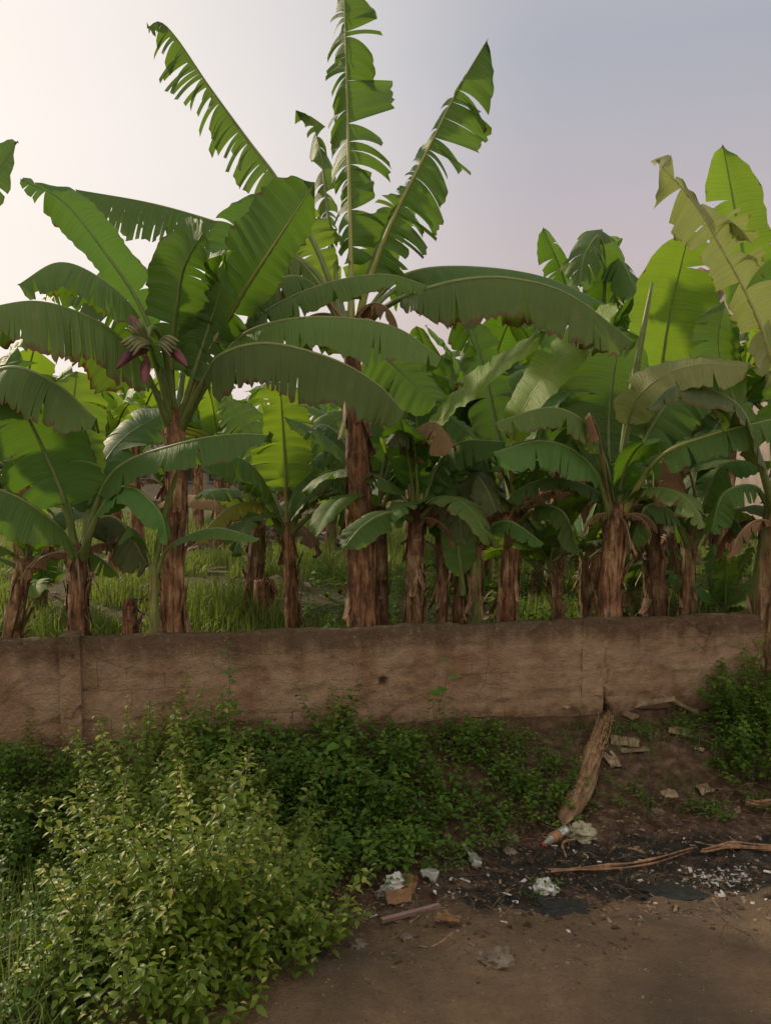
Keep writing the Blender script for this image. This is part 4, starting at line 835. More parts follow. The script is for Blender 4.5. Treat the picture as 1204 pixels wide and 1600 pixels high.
def sleaf(mb, p, d, up, L, Wd, fold=.25, tone=None):
    d = d.normalized(); sd = d.cross(up)
    if sd.length < .05: sd = d.cross(Vector((1, 0, .3)))
    sd.normalize(); nn = sd.cross(d); t = rnd.random() if tone is None else tone
    c1 = p + d * (L * .33) + nn * (L * .03); c2 = p + d * (L * .72) + nn * (L * .0); tip = p + d * L - nn * (L * .12)
    f = nn * (fold * Wd)
    V = [p, c1 + sd * Wd * .5 + f, c1, c1 - sd * Wd * .5 + f, c2 + sd * Wd * .36 + f * .7, c2, c2 - sd * Wd * .36 + f * .7, tip]
    mb.add(V, [(0, 2, 1), (0, 3, 2), (1, 2, 5, 4), (2, 3, 6, 5), (4, 5, 7), (5, 6, 7)], [(t, 0)] * 8)
def shoot(lv, st, p, h, lean, L, gap=.028, ratio=.55, droopy=.35, k=2, top=True, bare=.25, thick=.0022):
    pts = [p]; q = p.copy(); d = (Vector((0, 0, 1)) + lean).normalized(); n = max(3, int(h / gap)); tone0 = rnd.random() * .4
    a0 = rnd.random() * 6.28
    for i in range(n):
        d = (d + Vector((rnd.uniform(-.12, .12), rnd.uniform(-.12, .12), rnd.uniform(-.06, .08)))).normalized(); q = q + d * gap; pts.append(q.copy())
        if i / n < bare: continue
        sz = L * (.75 + .4 * math.sin(math.pi * min(1, (i / n)))) * rnd.uniform(.75, 1.2)
        if i > n - 3: sz *= .65
        for s in range(k):
            a = a0 + i * 1.57 + s * (6.283 / k) + rnd.uniform(-.4, .4); o_ = Vector((math.cos(a), math.sin(a), rnd.uniform(-droopy, .45)))
            sleaf(lv, q + o_ * .006, o_, Vector((0, 0, 1)) + Vector((rnd.uniform(-.4, .4), rnd.uniform(-.4, .4), 0)), sz, sz * ratio, .22, min(1, max(0, tone0 + rnd.random() * .6 + (.12 if i > n * .75 else 0))))
    if st is not None: st.tube(pts[::2] if len(pts) > 4 else pts, thick, 4, cap=False)
def in_ell(cx, cy, rx, ry):
    while True:
        a, b_ = rnd.uniform(-1, 1), rnd.uniform(-1, 1)
        if a * a + b_ * b_ <= 1: return cx + a * rx, cy + b_ * ry, math.sqrt(a * a + b_ * b_), a, b_
def bush(name, label, cat, ell, n, H, L, mat, stm='gstem', group=None, kind=None, **kw):
    lv = MB(); st = MB(); cx, cy = ell[0][0], ell[0][1]; stl = []
    base = Vector((cx, cy, terrain(cx, cy)))
    tot = sum(e_[2] * e_[3] for e_ in ell)
    for e_ in ell:
        for _ in range(int(n * e_[2] * e_[3] / tot)):
            x, y, r, a, b_ = in_ell(*e_[:4]); hs = (e_[4] if len(e_) > 4 else 1)
            h = H * hs * (1 - .72 * r ** 2.2) * rnd.uniform(.55, 1.15) * (.85 + .95 * noise.noise(Vector((x * 3.6, y * 3.6, 1)))); h = max(.05, h) * (1.45 if rnd.random() < .04 else 1)
            if n <= 60: st = MB(); stl.append(st)
            shoot(lv, st, Vector((x, y, terrain(x, y))), h, Vector((a * .45, b_ * .35, 0)) * (.4 + r) + Vector((rnd.uniform(-.25, .25), rnd.uniform(-.25, .25), 0)), L, **kw)
    if kind:
        o = lv.build(name, M[mat]); tag(o, label, None, None, kind); o['category'] = cat; return o
    r_ = empty(name, base); tag(r_, label, cat, group)
    a = lv.build('foliage', M[mat]); a.data.transform(Matrix.Translation(-base)); a.parent = r_
    for q in (stl or [st]):
        c = q.build('stem' if stl else 'stems', M[stm]); c.data.transform(Matrix.Translation(-base)); c.parent = r_
    return r_
bush('leafy_bush', 'large pale yellow-green bush filling the lower left foreground', 'bush', [(-.90, 3.85, .50, .85, 1.05), (-.92, 3.15, .45, .45, .7), (-.64, 3.6, .38, .60, .9), (-1.28, 4.35, .36, .42, 1.2)], 860, .86, .049, 'bush', ratio=.5, gap=.027, bare=.12, droopy=.6, group=None)
bush('creeper_patch', 'dark green creeper mass at the far left below the wall', 'creeper', [(-2.1, 4.45, .65, .8, 1), (-1.75, 3.6, .45, .6, .85), (-1.45, 3.0, .35, .35, .7)], 950, .40, .042, 'vine', ratio=.75, gap=.026, bare=.1)
bush('creeper_patch', 'dark green creeper mass between the pale bush and the wall', 'creeper', [(-.75, 5.05, .85, .42, 1), (-.15, 4.7, .5, .6, .9), (.15, 5.3, .6, .34, .8)], 880, .34, .042, 'vine', ratio=.75, gap=.024, bare=.1)
bush('broad_leaved_weeds', 'broad-leaved light green weeds poking through the creepers below the wall', 'weed', [(-.7, 5.1, .8, .35, 1), (.0, 4.9, .6, .5, .8)], 110, .42, .085, 'weed', ratio=.62, gap=.05, bare=.3)
bush('creeper_patch', 'ragged creeper patch on the bank left of the leaning log', 'creeper', [(1.02, 5.15, .36, .3, 1), (.68, 5.5, .42, .2, .9), (.5, 4.8, .3, .28, .6)], 330, .26, .040, 'vine', ratio=.7, gap=.024)
bush('creeper_patch', 'creeper climbing against the wall at the right edge', 'creeper', [(2.95, 5.85, .45, .3, 2.2), (2.75, 5.4, .5, .4, .9), (2.4, 5.75, .3, .2, .8)], 420, .32, .044, 'vine', ratio=.75, gap=.026)
bush('low_weed', 'small weed tuft right of the leaning log, on the bare soil', 'weed', [(1.58, 5.15, .13, .13)], 22, .14, .05, 'weed', ratio=.5, gap=.02)
bush('low_weed', 'small fern-like weed tuft lower right, above the black drain', 'weed', [(2.1, 5.05, .16, .1)], 24, .12, .055, 'weed', ratio=.42, gap=.02)
bush('low_weed', 'small weed patch at the foot of the wall right of the crack', 'weed', [(1.95, 5.75, .28, .14)], 40, .16, .045, 'weed', ratio=.5, gap=.02)
bush('low_weed', 'tiny grey green weed below the orange-labelled bottle', 'weed', [(.82, 4.15, .1, .08)], 14, .11, .035, 'weed', ratio=.5, gap=.018)
bush('low_weed', 'small spiky weed between the two crushed clear bottles', 'weed', [(.32, 4.35, .1, .08)], 16, .12, .05, 'weed', ratio=.25, gap=.02)
bush('tall_weed', 'tall feathery weed rising above the wall foot, behind the pale bush', 'weed', [(-1.12, 5.3, .22, .1)], 26, .80, .055, 'weed', ratio=.6, gap=.035, bare=.2)
bush('tall_weed', 'slender weed with yellowish leaves just left of the feathery weed', 'weed', [(-1.50, 5.25, .12, .1)], 12, .62, .05, 'bush', ratio=.6, gap=.035, bare=.2)
bush('tall_weed', 'broad-leaved weed standing alone in front of the wall right of the hole', 'weed', [(.38, 5.6, .08, .05)], 7, .62, .085, 'weed', ratio=.8, gap=.07, bare=.3, k=1)
bush('tall_weed', 'bushy green weed at the wall foot left of the hole', 'weed', [(-.25, 5.5, .2, .1)], 24, .5, .055, 'vine', ratio=.65, gap=.035, bare=.2)
bush('tall_weed', 'thin dark weed stalk against the left end of the wall', 'weed', [(-2.25, 5.1, .07, .06)], 5, .48, .05, 'bush', ratio=.6, gap=.04, bare=.3)
# big soft leaves in the left bush
def grass(name, label, spots, mat, kind='stuff', cat='grass', Lr=(.15, .35), wd=.004, lean=.6):
    V = []; Fs = []; UV = []
    for (x, y, z, s) in spots:
        a = rnd.random() * 6.28; l = rnd.uniform(*Lr) * s; d = Vector((math.cos(a), math.sin(a), 0)); ln = rnd.random() * lean; b_ = Vector((x, y, z)); sd = Vector((-d.y, d.x, 0)) * wd * rnd.uniform(.7, 1.3); t = rnd.random()
        p1 = b_ + Vector((0, 0, l * .5)) + d * (l * .15 * ln); p2 = b_ + Vector((0, 0, l * (.95 - .3 * ln))) + d * (l * .65 * ln); k = len(V)
        V += [b_ - sd, b_ + sd, p1 + sd * .9, p1 - sd * .9, p2]; Fs += [(k, k + 1, k + 2, k + 3), (k + 3, k + 2, k + 4)]; UV += [(t, 0)] * 5
    o = mesh(name, V, Fs, M[mat], uv=UV); tag(o, label, cat, None, kind); return o
sp_ = []
while len(sp_) < 52000:
    y = 6.2 + 13 * rnd.random() ** 1.2; x = rnd.uniform(-.60, .62) * y
    q = noise.noise(Vector((x * .8, y * .8, 4)))
    if q < -.10 or noise.noise(Vector((x * 2.3, y * 1.6, 14))) < -.28 or (x < -1.0 and x > -3.2 and 14.0 < y < 17): continue
    sp_.append((x, y, terrain(x, y) - .01, (.75 + q) * (1 if y < 12 else 1.35)))
grass('field_grass', 'tall mixed green grass growing between the banana stems', sp_, 'field', Lr=(.14, .42), wd=.006, lean=1)
sp_ = []
for _ in range(2600):
    x, y = rnd.uniform(-2.4, -1.2), rnd.uniform(2.6, 4.3)
    sp_.append((x, y, terrain(x, y), 1))
for _ in range(1500):
    x = rnd.uniform(-.3, 3.3); y = yw(x) - rnd.uniform(.05, 1.1)
    if noise.noise(Vector((x * 2, y * 2, 9))) > .02: sp_.append((x, y, terrain(x, y), .5))
grass('verge_grass', 'thin grass blades among the weeds on the bank', sp_, 'grass', Lr=(.12, .40), wd=.0032, lean=1.2)
# broad-leaf weeds in the field
lv = MB()
for _ in range(420):
    y = rnd.uniform(6.6, 11.5); x = rnd.uniform(-.1, .55) * y
    shoot(lv, None, Vector((x, y, terrain(x, y))), rnd.uniform(.15, .45), Vector((rnd.uniform(-.4, .4), rnd.uniform(-.3, .3), 0)), .085, gap=.045, ratio=.55, bare=.1)
o = lv.build('field_weeds', M['weed']); tag(o, 'low leafy weeds under the banana plants on the right', 'weeds', None, 'stuff')
# far scrub line
lv = MB()
for _ in range(9000):
    y = rnd.uniform(28, 44); x = rnd.uniform(-.75, .75) * y; hmax = 2.5 + 1.1 * noise.noise(Vector((x * .22, y * .1, 2)))
    z = rnd.random() ** .7 * hmax; a = rnd.random() * 6.28
    sleaf(lv, Vector((x, y, z)), Vector((math.cos(a), math.sin(a), rnd.uniform(-.5, .5))), Vector((0, -.5, 1)), .62, .42)
o = lv.build('far_scrub', M['far']); tag(o, 'dark far-off scrub closing the field behind the plantation', 'scrub', None, 'stuff')

# ------------------------------------------------------------------ houses in the distance
def simple(name, c1, c2, scale=8, rough=.85, sc=None, bmp=0, metal=0):
    m, nt, o, b = newmat(name); tco = N(nt, 'ShaderNodeTexCoord').outputs['Object']
    n_ = noi(nt, tco, scale, 5, .6, sc); nt.links.new(ramp(nt, n_, [(.35, c1), (.65, c2)]), b.inputs['Base Color']); b.inputs['Roughness'].default_value = rough; b.inputs['Metallic'].default_value = metal
    if bmp: bump(nt, n_, b, .7, bmp)
    M[name] = m
simple('house_plaster', (.22, .18, .15), (.34, .29, .24), 2); simple('roof_red', (.13, .065, .05), (.20, .11, .08), 3); simple('roof_grey', (.12, .13, .15), (.22, .23, .25), 3)
simple('dark_glass', (.02, .022, .025), (.04, .045, .05), 2, .15)
def house(label, cx, cy, w_, dd, eave, ridge, roofm):
    o = empty('house', Vector((cx, cy, .2))); tag(o, label, 'house')
    V = [(-w_, -dd, -.3), (w_, -dd, -.3), (w_, dd, -.3), (-w_, dd, -.3), (-w_, -dd, eave), (w_, -dd, eave), (w_, dd, eave), (-w_, dd, eave), (-w_, 0, ridge - .1), (w_, 0, ridge - .1)]
    mesh('wall', V, [(0, 1, 5, 4), (1, 2, 6, 9, 5), (2, 3, 7, 6), (3, 0, 4, 8, 7)], M['house_plaster'], o, smooth=False)
    W_ = w_ + .6; V = []; Fs = []; nn = 120
    for i in range(nn + 1):
        x = -W_ + 2 * W_ * i / nn; zc = .035 * math.sin(i * math.pi / 2)
        V += [(x, -dd - .6, eave - .25 + zc), (x, 0, ridge + zc), (x, dd + .6, eave - .25 + zc)]
    for i in range(nn):
        k = i * 3; Fs += [(k, k + 3, k + 4, k + 1), (k + 1, k + 4, k + 5, k + 2)]
    ro = mesh('roof', V, Fs, M[roofm], o, smooth=False)
    sm_ = ro.modifiers.new('thickness', 'SOLIDIFY'); sm_.thickness = .06
    for i in range(3):
        x = -w_ * .6 + i * w_ * .6; mb = MB(); mb.box((x, -dd - .02, eave * .6), (.55, .05, .5)); f = mb.build('window', M['roof_grey'], o, smooth=False)
        mb = MB(); mb.box((x, -dd - .075, eave * .6), (.48, .01, .43)); g = mb.build('pane', M['dark_glass'], f, smooth=False)
house('house with red brown corrugated roof behind the plants at the right edge', 12.2, 19.5, 4.2, 3, 4.5, 6.15, 'roof_red')
house('low house with dark grey roof seen through the gap right of the flowering plant', -7.2, 31, 2.6, 3, 2.0, 3.0, 'roof_grey')
house('low house with pale grey roof seen just left of the tall brown stem', -2.6, 34, 2.5, 3, 2.2, 3.05, 'roof_grey')

# ------------------------------------------------------------------ litter and debris
simple('dry_wood', (.12, .07, .04), (.36, .25, .15), 1, .85, (30, 30, 3), .02); M['log'] = stem_mat('dry_log', [(.06, .035, .02), (.17, .10, .055), (.30, .20, .11), (.42, .31, .19)]); simple('fibre', (.16, .085, .045), (.36, .21, .12), 1, .8, (30, 30, 4), .01)
simple('cardboard', (.16, .085, .045), (.25, .14, .07), 20); simple('white_plastic', (.42, .42, .42), (.60, .60, .60), 12, .35)
simple('cream_plastic', (.24, .23, .16), (.40, .38, .28), 12, .5); simple('pink_wood', (.20, .12, .11), (.30, .20, .18), 1, .7, (6, 6, 20)); simple('black_cloth', (.010, .012, .011), (.022, .025, .022), 20, .55, bmp=.01)
simple('stone', (.10, .075, .055), (.22, .18, .14), 14, .9, bmp=.01); simple('dry_leaf', (.13, .085, .055), (.30, .225, .155), 14, .8); simple('ash', (.22, .22, .21), (.5, .5, .48), 30, .95)
simple('orange_label', (.22, .10, .045), (.36, .19, .09), 30, .6); simple('red_cap', (.25, .03, .02), (.35, .05, .03), 5, .4)
m, nt, o, b = newmat('clear_plastic'); b.inputs['Base Color'].default_value = (.36, .37, .36, 1); b.inputs['Roughness'].default_value = .22; b.inputs['Transmission Weight'].default_value = .45; b.inputs['Alpha'].default_value = 1; M['clear'] = m
def gp(px, py, z=-.2):
    p = PZ(px, py, z)
    for _ in range(8): p = PZ(px, py, terrain(p.x, p.y))
    return p
def thing(name, o_mesh, label, cat, group=None): o_mesh.name = name; return tag(o_mesh, label, cat, group)
# leaning log: several split fibrous slabs
a = gp(945, 1140) + Vector((0, .02, .10)); c = gp(880, 1290) + Vector((0, 0, .03)); tr = empty('fallen_log', c); tag(tr, 'split dry banana log leaning from the wall crack down to the drain', 'log')
ax = (a - c); sd = ax.cross(Vector((0, -.4, 1))).normalized(); nn = sd.cross(ax).normalized()
if nn.z < 0: nn = -nn
V = []; Fs = []; NL, NA = 60, 24; ends = [rnd.uniform(-.10, .06) for _ in range(NA)]
for i in range(NL + 1):
    t = i / NL; wd = .062 + .012 * math.sin(t * 5) - .012 * t; bow = nn * (.035 * math.sin(math.pi * t)) + sd * (.03 * math.sin(math.pi * t) + .012 * math.sin(t * 7))
    for j in range(NA):
        th = 6.283 * j / NA; e_ = ends[j] * (1 if t > .9 else 0) * (t - .9) * 10 + ends[(j * 5) % NA] * (1 if t < .1 else 0) * (.1 - t) * 10
        rr = 1 + .30 * noise.noise(Vector((math.cos(th) * 5, math.sin(th) * 5, t * 1.5))) + .32 * noise.noise(Vector((math.cos(th) * 16, math.sin(th) * 16, t * 2.5)))
        V.append(c + ax * (t + e_) + bow + (sd * math.cos(th) * wd + nn * math.sin(th) * wd * .5) * rr)
for i in range(NL):
    for j in range(NA):
        q = (j + 1) % NA; Fs.append((i * NA + j, i * NA + q, (i + 1) * NA + q, (i + 1) * NA + j))
Fs += [tuple(range(NA))[::-1], tuple(NL * NA + j for j in range(NA))]
rq = ax.to_track_quat('Z', 'Y'); o = mesh('log_body', V, Fs, M['log']); o.data.transform(Matrix.Translation(-c)); o.data.transform(rq.to_matrix().to_4x4().inverted()); o.rotation_euler = rq.to_euler(); o.parent = tr
mb = MB()
for k in range(34):
    s = rnd.uniform(-.06, .06); t0 = rnd.uniform(0, .8); t1 = min(1.04, t0 + rnd.uniform(.15, .4)); pts = []
    for q in range(6):
        t = t0 + (t1 - t0) * q / 5; pts.append(c + ax * t + sd * (s + .03 * math.sin(math.pi * t) + .01 * q / 5 * rnd.uniform(-1, 2)) + nn * (.030 * (1 - (s / .07) ** 2) + .037 * math.sin(math.pi * t) + .012 * (q == 5) * rnd.random()))
    mb.tube(pts, lambda t: .006 * (1 - .6 * t), 5)
o = mb.build('loose_fibre', M['fibre']); o.data.transform(Matrix.Translation(-c)); o.parent = tr
def lathe(root, p, d, prof_, mat, name, k=18, crush=0, parent=None):
    d = d.normalized(); a_ = d.cross(Vector((0, 0, 1))).normalized(); b_ = a_.cross(d); V = []; Fs = []
    for i, (s, r) in enumerate(prof_):
        for j in range(k):
            th = 6.283 * j / k; rr = r * (1 + crush * noise.noise(Vector((math.cos(th) * 1.6, math.sin(th) * 1.6, s * 30))))
            V.append(p + d * s + a_ * (math.cos(th) * rr) + b_ * (math.sin(th) * rr * (1 - .5 * min(1, crush))))
    for i in range(len(prof_) - 1):
        for j in range(k):
            q = (j + 1) % k; Fs.append((i * k + j, i * k + q, (i + 1) * k + q, (i + 1) * k + j))
    Fs += [tuple(range(k))[::-1], tuple((len(prof_) - 1) * k + j for j in range(k))]
    o = mesh(name, V, Fs, M[mat]); o.data.transform(Matrix.Translation(-root.location)); o.parent = root; return o
def bottle(label, pa, pb, crush, lab=True, capc='red_cap', sc=1):
    a = gp(*pa) + Vector((0, 0, .035)); b_ = gp(*pb) + Vector((0, 0, .03)); d = (b_ - a); L = d.length; r = .033 * sc; o = empty('plastic_bottle', a); tag(o, label, 'bottle')
    pf = [(0, r * .7), (L * .02, r * .95), (L * .06, r), (L * .2, r * .97), (L * .3, r), (L * .42, r), (L * .6, r * .98), (L * .7, r * .85), (L * .8, r * .6), (L * .88, r * .38), (L * .93, r * .36)]
    if crush: pf = [(s_ * L, r_ * r) for s_, r_ in ((0, .7), (.04, 1), (.15, .9), (.25, 1.02), (.35, .8), (.45, .98), (.55, .75), (.65, .85), (.75, .6), (.85, .38), (.93, .36))]
    lathe(o, a, d, pf, 'clear', 'bottle_body', crush=crush)
    if lab: lathe(o, a, d, [(L * .34, r * 1.03), (L * .4, r * 1.05), (L * .54, r * 1.05), (L * .60, r * 1.02)], 'orange_label', 'bottle_label', crush=crush * .5)
    if capc: lathe(o, a, d, [(L * .925, r * .40), (L * .94, r * .46), (L * .99, r * .46), (L, r * .4)], capc, 'bottle_cap')
bottle('plastic bottle with orange label and red cap lying below the leaning log', (884, 1304), (846, 1328), 0.2)
bottle('crushed clear plastic bottle with pale yellow cap lying at the drain edge', (748, 1362), (724, 1328), 0.9, False, 'cream_plastic', .95)
bottle('crushed whitish plastic bottle half buried in the drain, left of the capped one', (684, 1380), (655, 1368), .9, False, None, 1.3)
def crumple(name, label, cat, px, py, r, mat, flat=.6, seed=0, lift=.5, sx=1.0):
    p = gp(px, py) + Vector((0, 0, r * flat * lift)); V = []; Fs = []; A, B = 26, 18
    for i in range(B + 1):
        ph = math.pi * i / B
        for j in range(A):
            th = 6.283 * j / A; d = Vector((math.sin(ph) * math.cos(th), math.sin(ph) * math.sin(th), math.cos(ph)))
            cell = noise.cell(d * 3 + Vector((seed, 0, 0))); q = 1 + .55 * noise.noise(d * 2.1 + Vector((seed, 0, 0))) + .35 * abs(noise.noise(d * 5 + Vector((0, seed, 0)))) - .12
            jg = 1 if flat > .2 else 1 + .75 * noise.noise(Vector((d.x * 2.2, d.y * 2.2, seed + .5))) + .35 * noise.noise(Vector((d.x * 7, d.y * 7, seed + 2)))
            V.append(p + Vector((d.x * r * q * sx * jg, d.y * r * q * jg, d.z * r * flat * q)))
    for i in range(B):
        for j in range(A):
            k = (j + 1) % A; Fs.append((i * A + j, (i + 1) * A + j, (i + 1) * A + k, i * A + k))
    o = mesh(name, V, Fs, M[mat], loc=p, smooth=False); return tag(o, label, cat)
crumple('plastic_bag', 'crumpled cream plastic bag right of the orange-labelled bottle', 'bag', 906, 1308, .095, 'cream_plastic', .6, 3, .4)
crumple('plastic_bag', 'small bright white crumpled bag at the edge of the black cloth', 'bag', 852, 1393, .058, 'white_plastic', .75, 8)
crumple('plastic_bag', 'grey white crumpled bag half under the creepers at the drain edge', 'bag', 618, 1384, .055, 'white_plastic', .7, 12)
crumple('plastic_bag', 'dull grey bag among the creepers left of the crushed bottles', 'bag', 604, 1400, .05, 'clear', .7, 15)
crumple('black_cloth', 'black wet cloth spread on the road edge below the white bag', 'cloth', 868, 1428, .12, 'black_cloth', .16, 21, .3, 1.25)
crumple('black_cloth', 'torn black sheeting in the drain below the fibre strips', 'cloth', 1040, 1400, .10, 'black_cloth', .14, 27, .3, 1.6)
def card(label, cat, px, py, w_, h_, rz, mat, th=.006, tilt=.1, name='cardboard_piece'):
    p = gp(px, py) + Vector((0, 0, .035)); V = []; Fs = []; nx, ny = 8, 6; rot = Matrix.Rotation(rz, 3, 'Z') @ Matrix.Rotation(tilt, 3, 'X')
    for l in (0, 1):
        for j in range(ny + 1):
            for i in range(nx + 1):
                u, v = i / nx - .5, j / ny - .5; e = .15 * noise.noise(Vector((u * 4, v * 4, px)))
                V.append(p + rot @ Vector((u * w_ * (1 + e), v * h_ * (1 - e), l * th + .02 * noise.noise(Vector((u * 3, v * 3, py))))))
    n = (nx + 1) * (ny + 1)
    for l in (0, 1):
        for j in range(ny):
            for i in range(nx):
                k = l * n + j * (nx + 1) + i; f = (k, k + 1, k + nx + 2, k + nx + 1); Fs.append(f if l else f[::-1])
    rim = [i for i in range(nx + 1)] + [(j * (nx + 1) + nx) for j in range(1, ny + 1)] + [ny * (nx + 1) + i for i in range(nx - 1, -1, -1)] + [j * (nx + 1) for j in range(ny - 1, 0, -1)]
    for i in range(len(rim)):
        a, b_ = rim[i], rim[(i + 1) % len(rim)]; Fs.append((a, b_, b_ + n, a + n))
    o = mesh(name, V, Fs, M[mat], loc=p, smooth=False); return tag(o, label, cat)
card('triangular brown cardboard scrap left of the pink stick', 'cardboard', 622, 1411, .13, .08, .2, 'cardboard', tilt=.5)
card('reddish brown cardboard scrap upright behind the triangular one', 'cardboard', 640, 1390, .08, .09, -.5, 'cardboard', tilt=1.0)
card('curled orange brown peel right of the pink stick end', 'peel', 700, 1446, .12, .05, -.4, 'cardboard', tilt=.2, name='dry_peel')
mb = MB(); a, c = gp(596, 1448) + Vector((0, 0, .02)), gp(686, 1420) + Vector((0, 0, .03)); d = (c - a)
mb.box((a + c) / 2, (d.length / 2, .013, .009), Matrix.Rotation(math.atan2(d.y, d.x), 3, 'Z'), .006); tag(mb.build('wooden_slat', M['pink_wood'], smooth=False), 'faded pink wooden slat lying at the drain edge', 'slat')
# long fibre strips along the drain
def strip(label, pxs, w_, mat='fibre', name='dry_fibre_strip', n_=3, lift=.02):
    mb = MB()
    for s in range(n_):
        pts = [gp(x + rnd.uniform(-4, 4), y + rnd.uniform(-4, 4)) + Vector((0, 0, lift + rnd.random() * .02)) for x, y in pxs]; pt, _ = spline(pts, 26)
        mb.tube(pt, lambda t: w_ * (.35 + .65 * math.sin(math.pi * min(1, t + .08)) ** .7) * (1 + .3 * math.sin(t * 23)), 6, .3)
    return tag(mb.build(name, M[mat]), label, 'dry strip', None)
strip('long rust brown banana fibre strip lying along the drain', [(858, 1366), (940, 1362), (1010, 1355), (1085, 1335)], .006)
strip('pale yellow brown fibre strip at the right edge of the drain', [(1095, 1338), (1140, 1328), (1204, 1330), (1260, 1322)], .0065, n_=5)
strip('thin pale stalk crossing from the drain to the right fibre strip', [(1085, 1322), (1120, 1330), (1160, 1325)], .006, 'dry_wood', n_=1)
strip('pale looping root beside the cream bag', [(880, 1352), (882, 1330), (896, 1324), (915, 1322)], .007, 'dry_wood', n_=1, lift=.04)
strip('bundle of dry rust-coloured fibres at the right edge by the creeper', [(1165, 1258), (1190, 1262), (1240, 1250)], .012, n_=5)
strip('dark flat stick in the drain between the crushed bottles', [(686, 1380), (720, 1378), (760, 1372)], .006, 'black_cloth', 'stick', 1)
strip('pale bent stalk standing on the bank left of the leaning log', [(798, 1300), (800, 1270), (795, 1235)], .005, 'dry_wood', 'stick', 1)
strip('short dry stick lying on the road left of the flat stone', [(672, 1490), (692, 1478), (710, 1468)], .005, 'dry_wood', 'stick', 1)
# dry fallen leaves on the bank by the crack
for i, (px, py, w_, h_, rz, lab) in enumerate(((975, 1165, .16, .07, -.3, 'grey dry leaf just right of the trunk top'), (1010, 1190, .20, .06, -.7, 'long grey dry leaf in the middle of the bank pile'), (1035, 1172, .11, .07, .4, 'rounded pale dry leaf above the bank pile'),
        (955, 1195, .08, .14, .2, 'upright dry leaf against the leaning log'), (1048, 1196, .12, .04, .9, 'small pale dry strip at the right of the bank pile'), (1025, 1212, .14, .05, -.2, 'lowest grey dry leaf of the bank pile'), (1000, 1118, .22, .07, -.1, 'pale dry leaf at the wall foot right of the crack'), (1045, 1268 - 20, .08, .05, .2, 'small pale leaf above the black drain'), (1100, 1240, .1, .06, .5, 'curled tan leaf near the fern-like weed'), (990, 1180, .18, .05, .3, 'narrow grey leaf crossing the middle of the bank pile'), (1060, 1150, .12, .06, -.4, 'tan dry leaf at the top right of the bank pile'), (968, 1222, .10, .06, 1.2, 'dark curled leaf beside the lower half of the log'), (1080, 1175, .14, .03, -.8, 'thin pale stalk piece among the right-hand weeds'))):
    card(lab, 'dry leaf', px, py, w_ * 1.2, h_ * 1.2, rz, 'dry_leaf', .003, rnd.uniform(.1, .6), 'dry_leaf')
crumple('dry_root', 'knotted pale dry root on top of the leaning trunk', 'root', 950, 1132, .05, 'dry_leaf', .8, 31, .9)
# stones
for i, (px, py, r, lab) in enumerate(((800, 1310, .045, 'pale stone left of the orange-labelled bottle'), (796, 1332, .04, 'rounded stone below the pale one, by the drain'), (1028, 1268, .035, 'small pale stone on the bare bank'), (772, 1500, .07, 'flat reddish stone embedded in the road'), (560, 1478, .04, 'pale stone at the road edge near the bush'), (636, 1466, .03, 'small grey stone below the pink slat'))):
    crumple('stone', lab, 'stone', px, py, r, 'stone', .5, 40 + i, .2)
# white ash-like scraps, litter, clods: uncountable
def scatter(name, label, cat, n, region, size, mat, flat=.35, thin=False):
    mb = MB()
    for _ in range(n):
        px, py = region(); p = gp(px, py); s = size * rnd.uniform(.4, 1.4) * (1 if rnd.random() < .9 else 1.8); rot = Matrix.Rotation(rnd.random() * 6.28, 3, 'Z') @ Matrix.Rotation(rnd.uniform(-.5, .5), 3, 'X')
        if thin: mb.box(p + Vector((0, 0, s * .12)), (s * rnd.uniform(.6, 1.6), s * rnd.uniform(.2, .6), .0015), rot, s * .5)
        else:
            c_ = p + Vector((0, 0, s * flat * .25)); V = []; w_ = rnd.uniform(.6, 1)
            for a in range(1, 4):
                for b in range(7):
                    ph, th = math.pi * a / 4, 6.283 * (b + .5 * (a % 2)) / 7; q = rnd.uniform(.75, 1.2); V.append(c_ + rot @ Vector((math.sin(ph) * math.cos(th) * s * q, math.sin(ph) * math.sin(th) * s * w_ * q, math.cos(ph) * s * flat * q)))
            V += [c_ + rot @ Vector((0, 0, s * flat)), c_ - rot @ Vector((0, 0, s * flat))]
            f = [(a * 7 + b, a * 7 + 7 + b, a * 7 + 7 + (b + 1) % 7, a * 7 + (b + 1) % 7) for a in (0, 1) for b in range(7)] + [(21, b, (b + 1) % 7) for b in range(7)] + [(22, 14 + (b + 1) % 7, 14 + b) for b in range(7)]
            mb.add(V, f)
    return tag(mb.build(name, M[mat], smooth=False), label, cat, None, 'stuff')
U = rnd.uniform
scatter('white_scraps', 'white flaky scraps on the black mud at the right', 'scraps', 130, lambda: (rnd.gauss(1120, 28), rnd.gauss(1372, 9)), .009, 'ash', thin=True)
scatter('leaf_litter', 'dry leaf crumbs scattered over the bank and drain', 'litter', 1100, lambda: (U(480, 1260), 1440 - 320 * rnd.random() ** 1.1), .011, 'dry_leaf', thin=True)
scatter('road_litter', 'brown leaf crumbs at the road edge', 'litter', 500, lambda: (U(470, 1000), rnd.gauss(1460, 32)), .0075, 'twig', thin=True)
scatter('pale_scraps', 'tiny pale plastic scraps in the drain', 'scraps', 70, lambda: (U(580, 1204), rnd.gauss(1370, 38)), .012, 'white_plastic', thin=True)
scatter('pebbles', 'small pebbles and clods on road and bank', 'pebbles', 2600, lambda: (U(430, 1260), 1620 - 480 * rnd.random() ** .6), .0045, 'stone', .6)
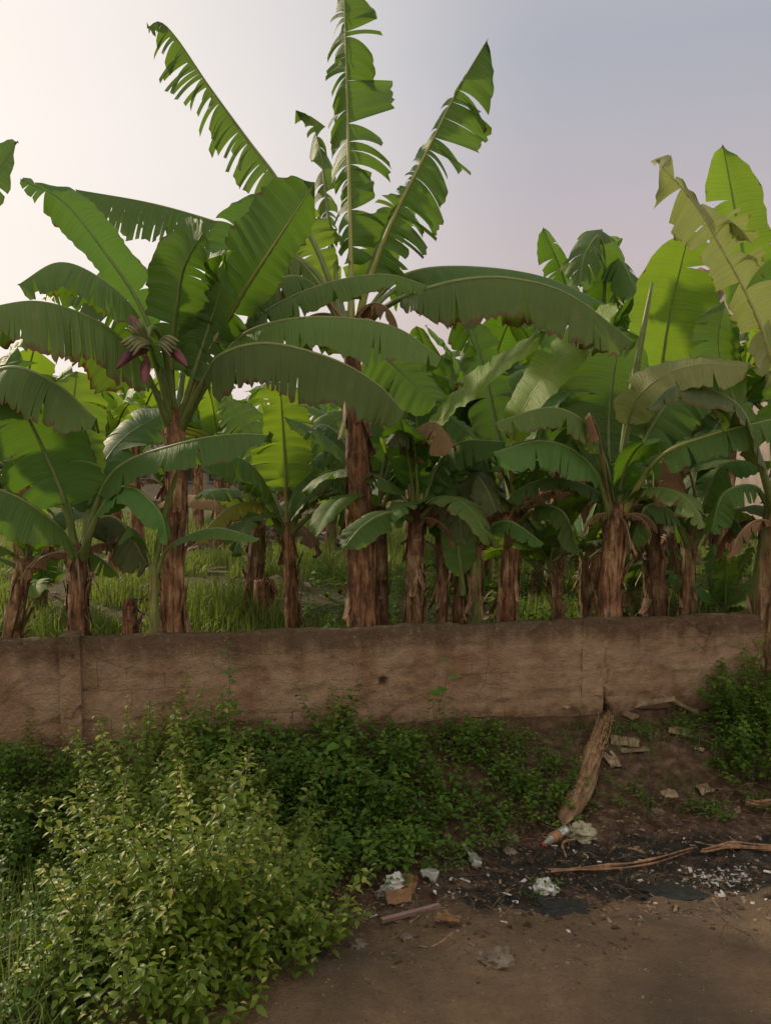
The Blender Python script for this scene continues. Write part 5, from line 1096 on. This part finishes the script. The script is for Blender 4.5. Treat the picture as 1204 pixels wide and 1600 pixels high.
scatter('soil_clods', 'dark soil clods along the drain', 'clods', 900, lambda: (U(560, 1260), rnd.gauss(1345, 50)), .011, 'soil', .5)
scatter('rubbish_heap', 'pale rubbish and rubble heap in the field far behind the wall', 'rubbish', 1, lambda: (600, 1400), .001, 'ash')
bpy.data.objects['rubbish_heap'].hide_render = False
def heap():
    mb = MB()
    for _ in range(420):
        x = rnd.gauss(-2.4, .8); y = rnd.gauss(15.4, .7); h = .45 * math.exp(-((x + 2.4) ** 2) / 1.4 - ((y - 15.4) ** 2) / 1.2); s = rnd.uniform(.03, .12)
        mb.box((x, y, terrain(x, y) + h * rnd.random()), (s, s * .7, s * .5), Matrix.Rotation(rnd.random() * 6, 3, 'Z') @ Matrix.Rotation(rnd.random(), 3, 'X'), s)
    o = bpy.data.objects['rubbish_heap']; o.data = mb.build('tmp_heap', M['stone'], smooth=False).data; bpy.data.objects.remove(bpy.data.objects['tmp_heap'])
heap()
mb = MB()
for _ in range(700):
    y = 6.0 + 9 * rnd.random() ** 1.3; x = U(-.6, .62) * y; s_ = U(.02, .07)
    mb.box((x, y, terrain(x, y) + U(.01, .10)), (s_ * U(1, 3.5), s_ * .5, .002), Matrix.Rotation(rnd.random() * 6.28, 3, 'Z') @ Matrix.Rotation(U(-.7, .7), 3, 'X') @ Matrix.Rotation(U(-.5, .5), 3, 'Y'), s_ * .4)
tag(mb.build('field_litter', M['dry_leaf'], smooth=False), 'dry banana leaf scraps lying in the grass behind the wall', 'litter', None, 'stuff')
# twigs on the bank
mb = MB()
for _ in range(420):
    q_ = rnd.random(); px, py = (U(690, 910), U(1160, 1330)) if q_ < .45 else (U(960, 1230), U(1110, 1290)) if q_ < .8 else (U(540, 1200), U(1330, 1470)); p = gp(px, py); a = rnd.random() * 6.28; l = U(.06, .22); d = Vector((math.cos(a), math.sin(a) * .6, U(0, .5)))
    mb.tube([p, p + d * l * .5 + Vector((0, 0, .02)), p + d * l], .0022, 4)
tag(mb.build('dry_twigs', M['twig']), 'tangle of thin dry twigs on the bank', 'twigs', None, 'stuff')
for o in bpy.data.objects:
    if '_loc' in o: del o['_loc']
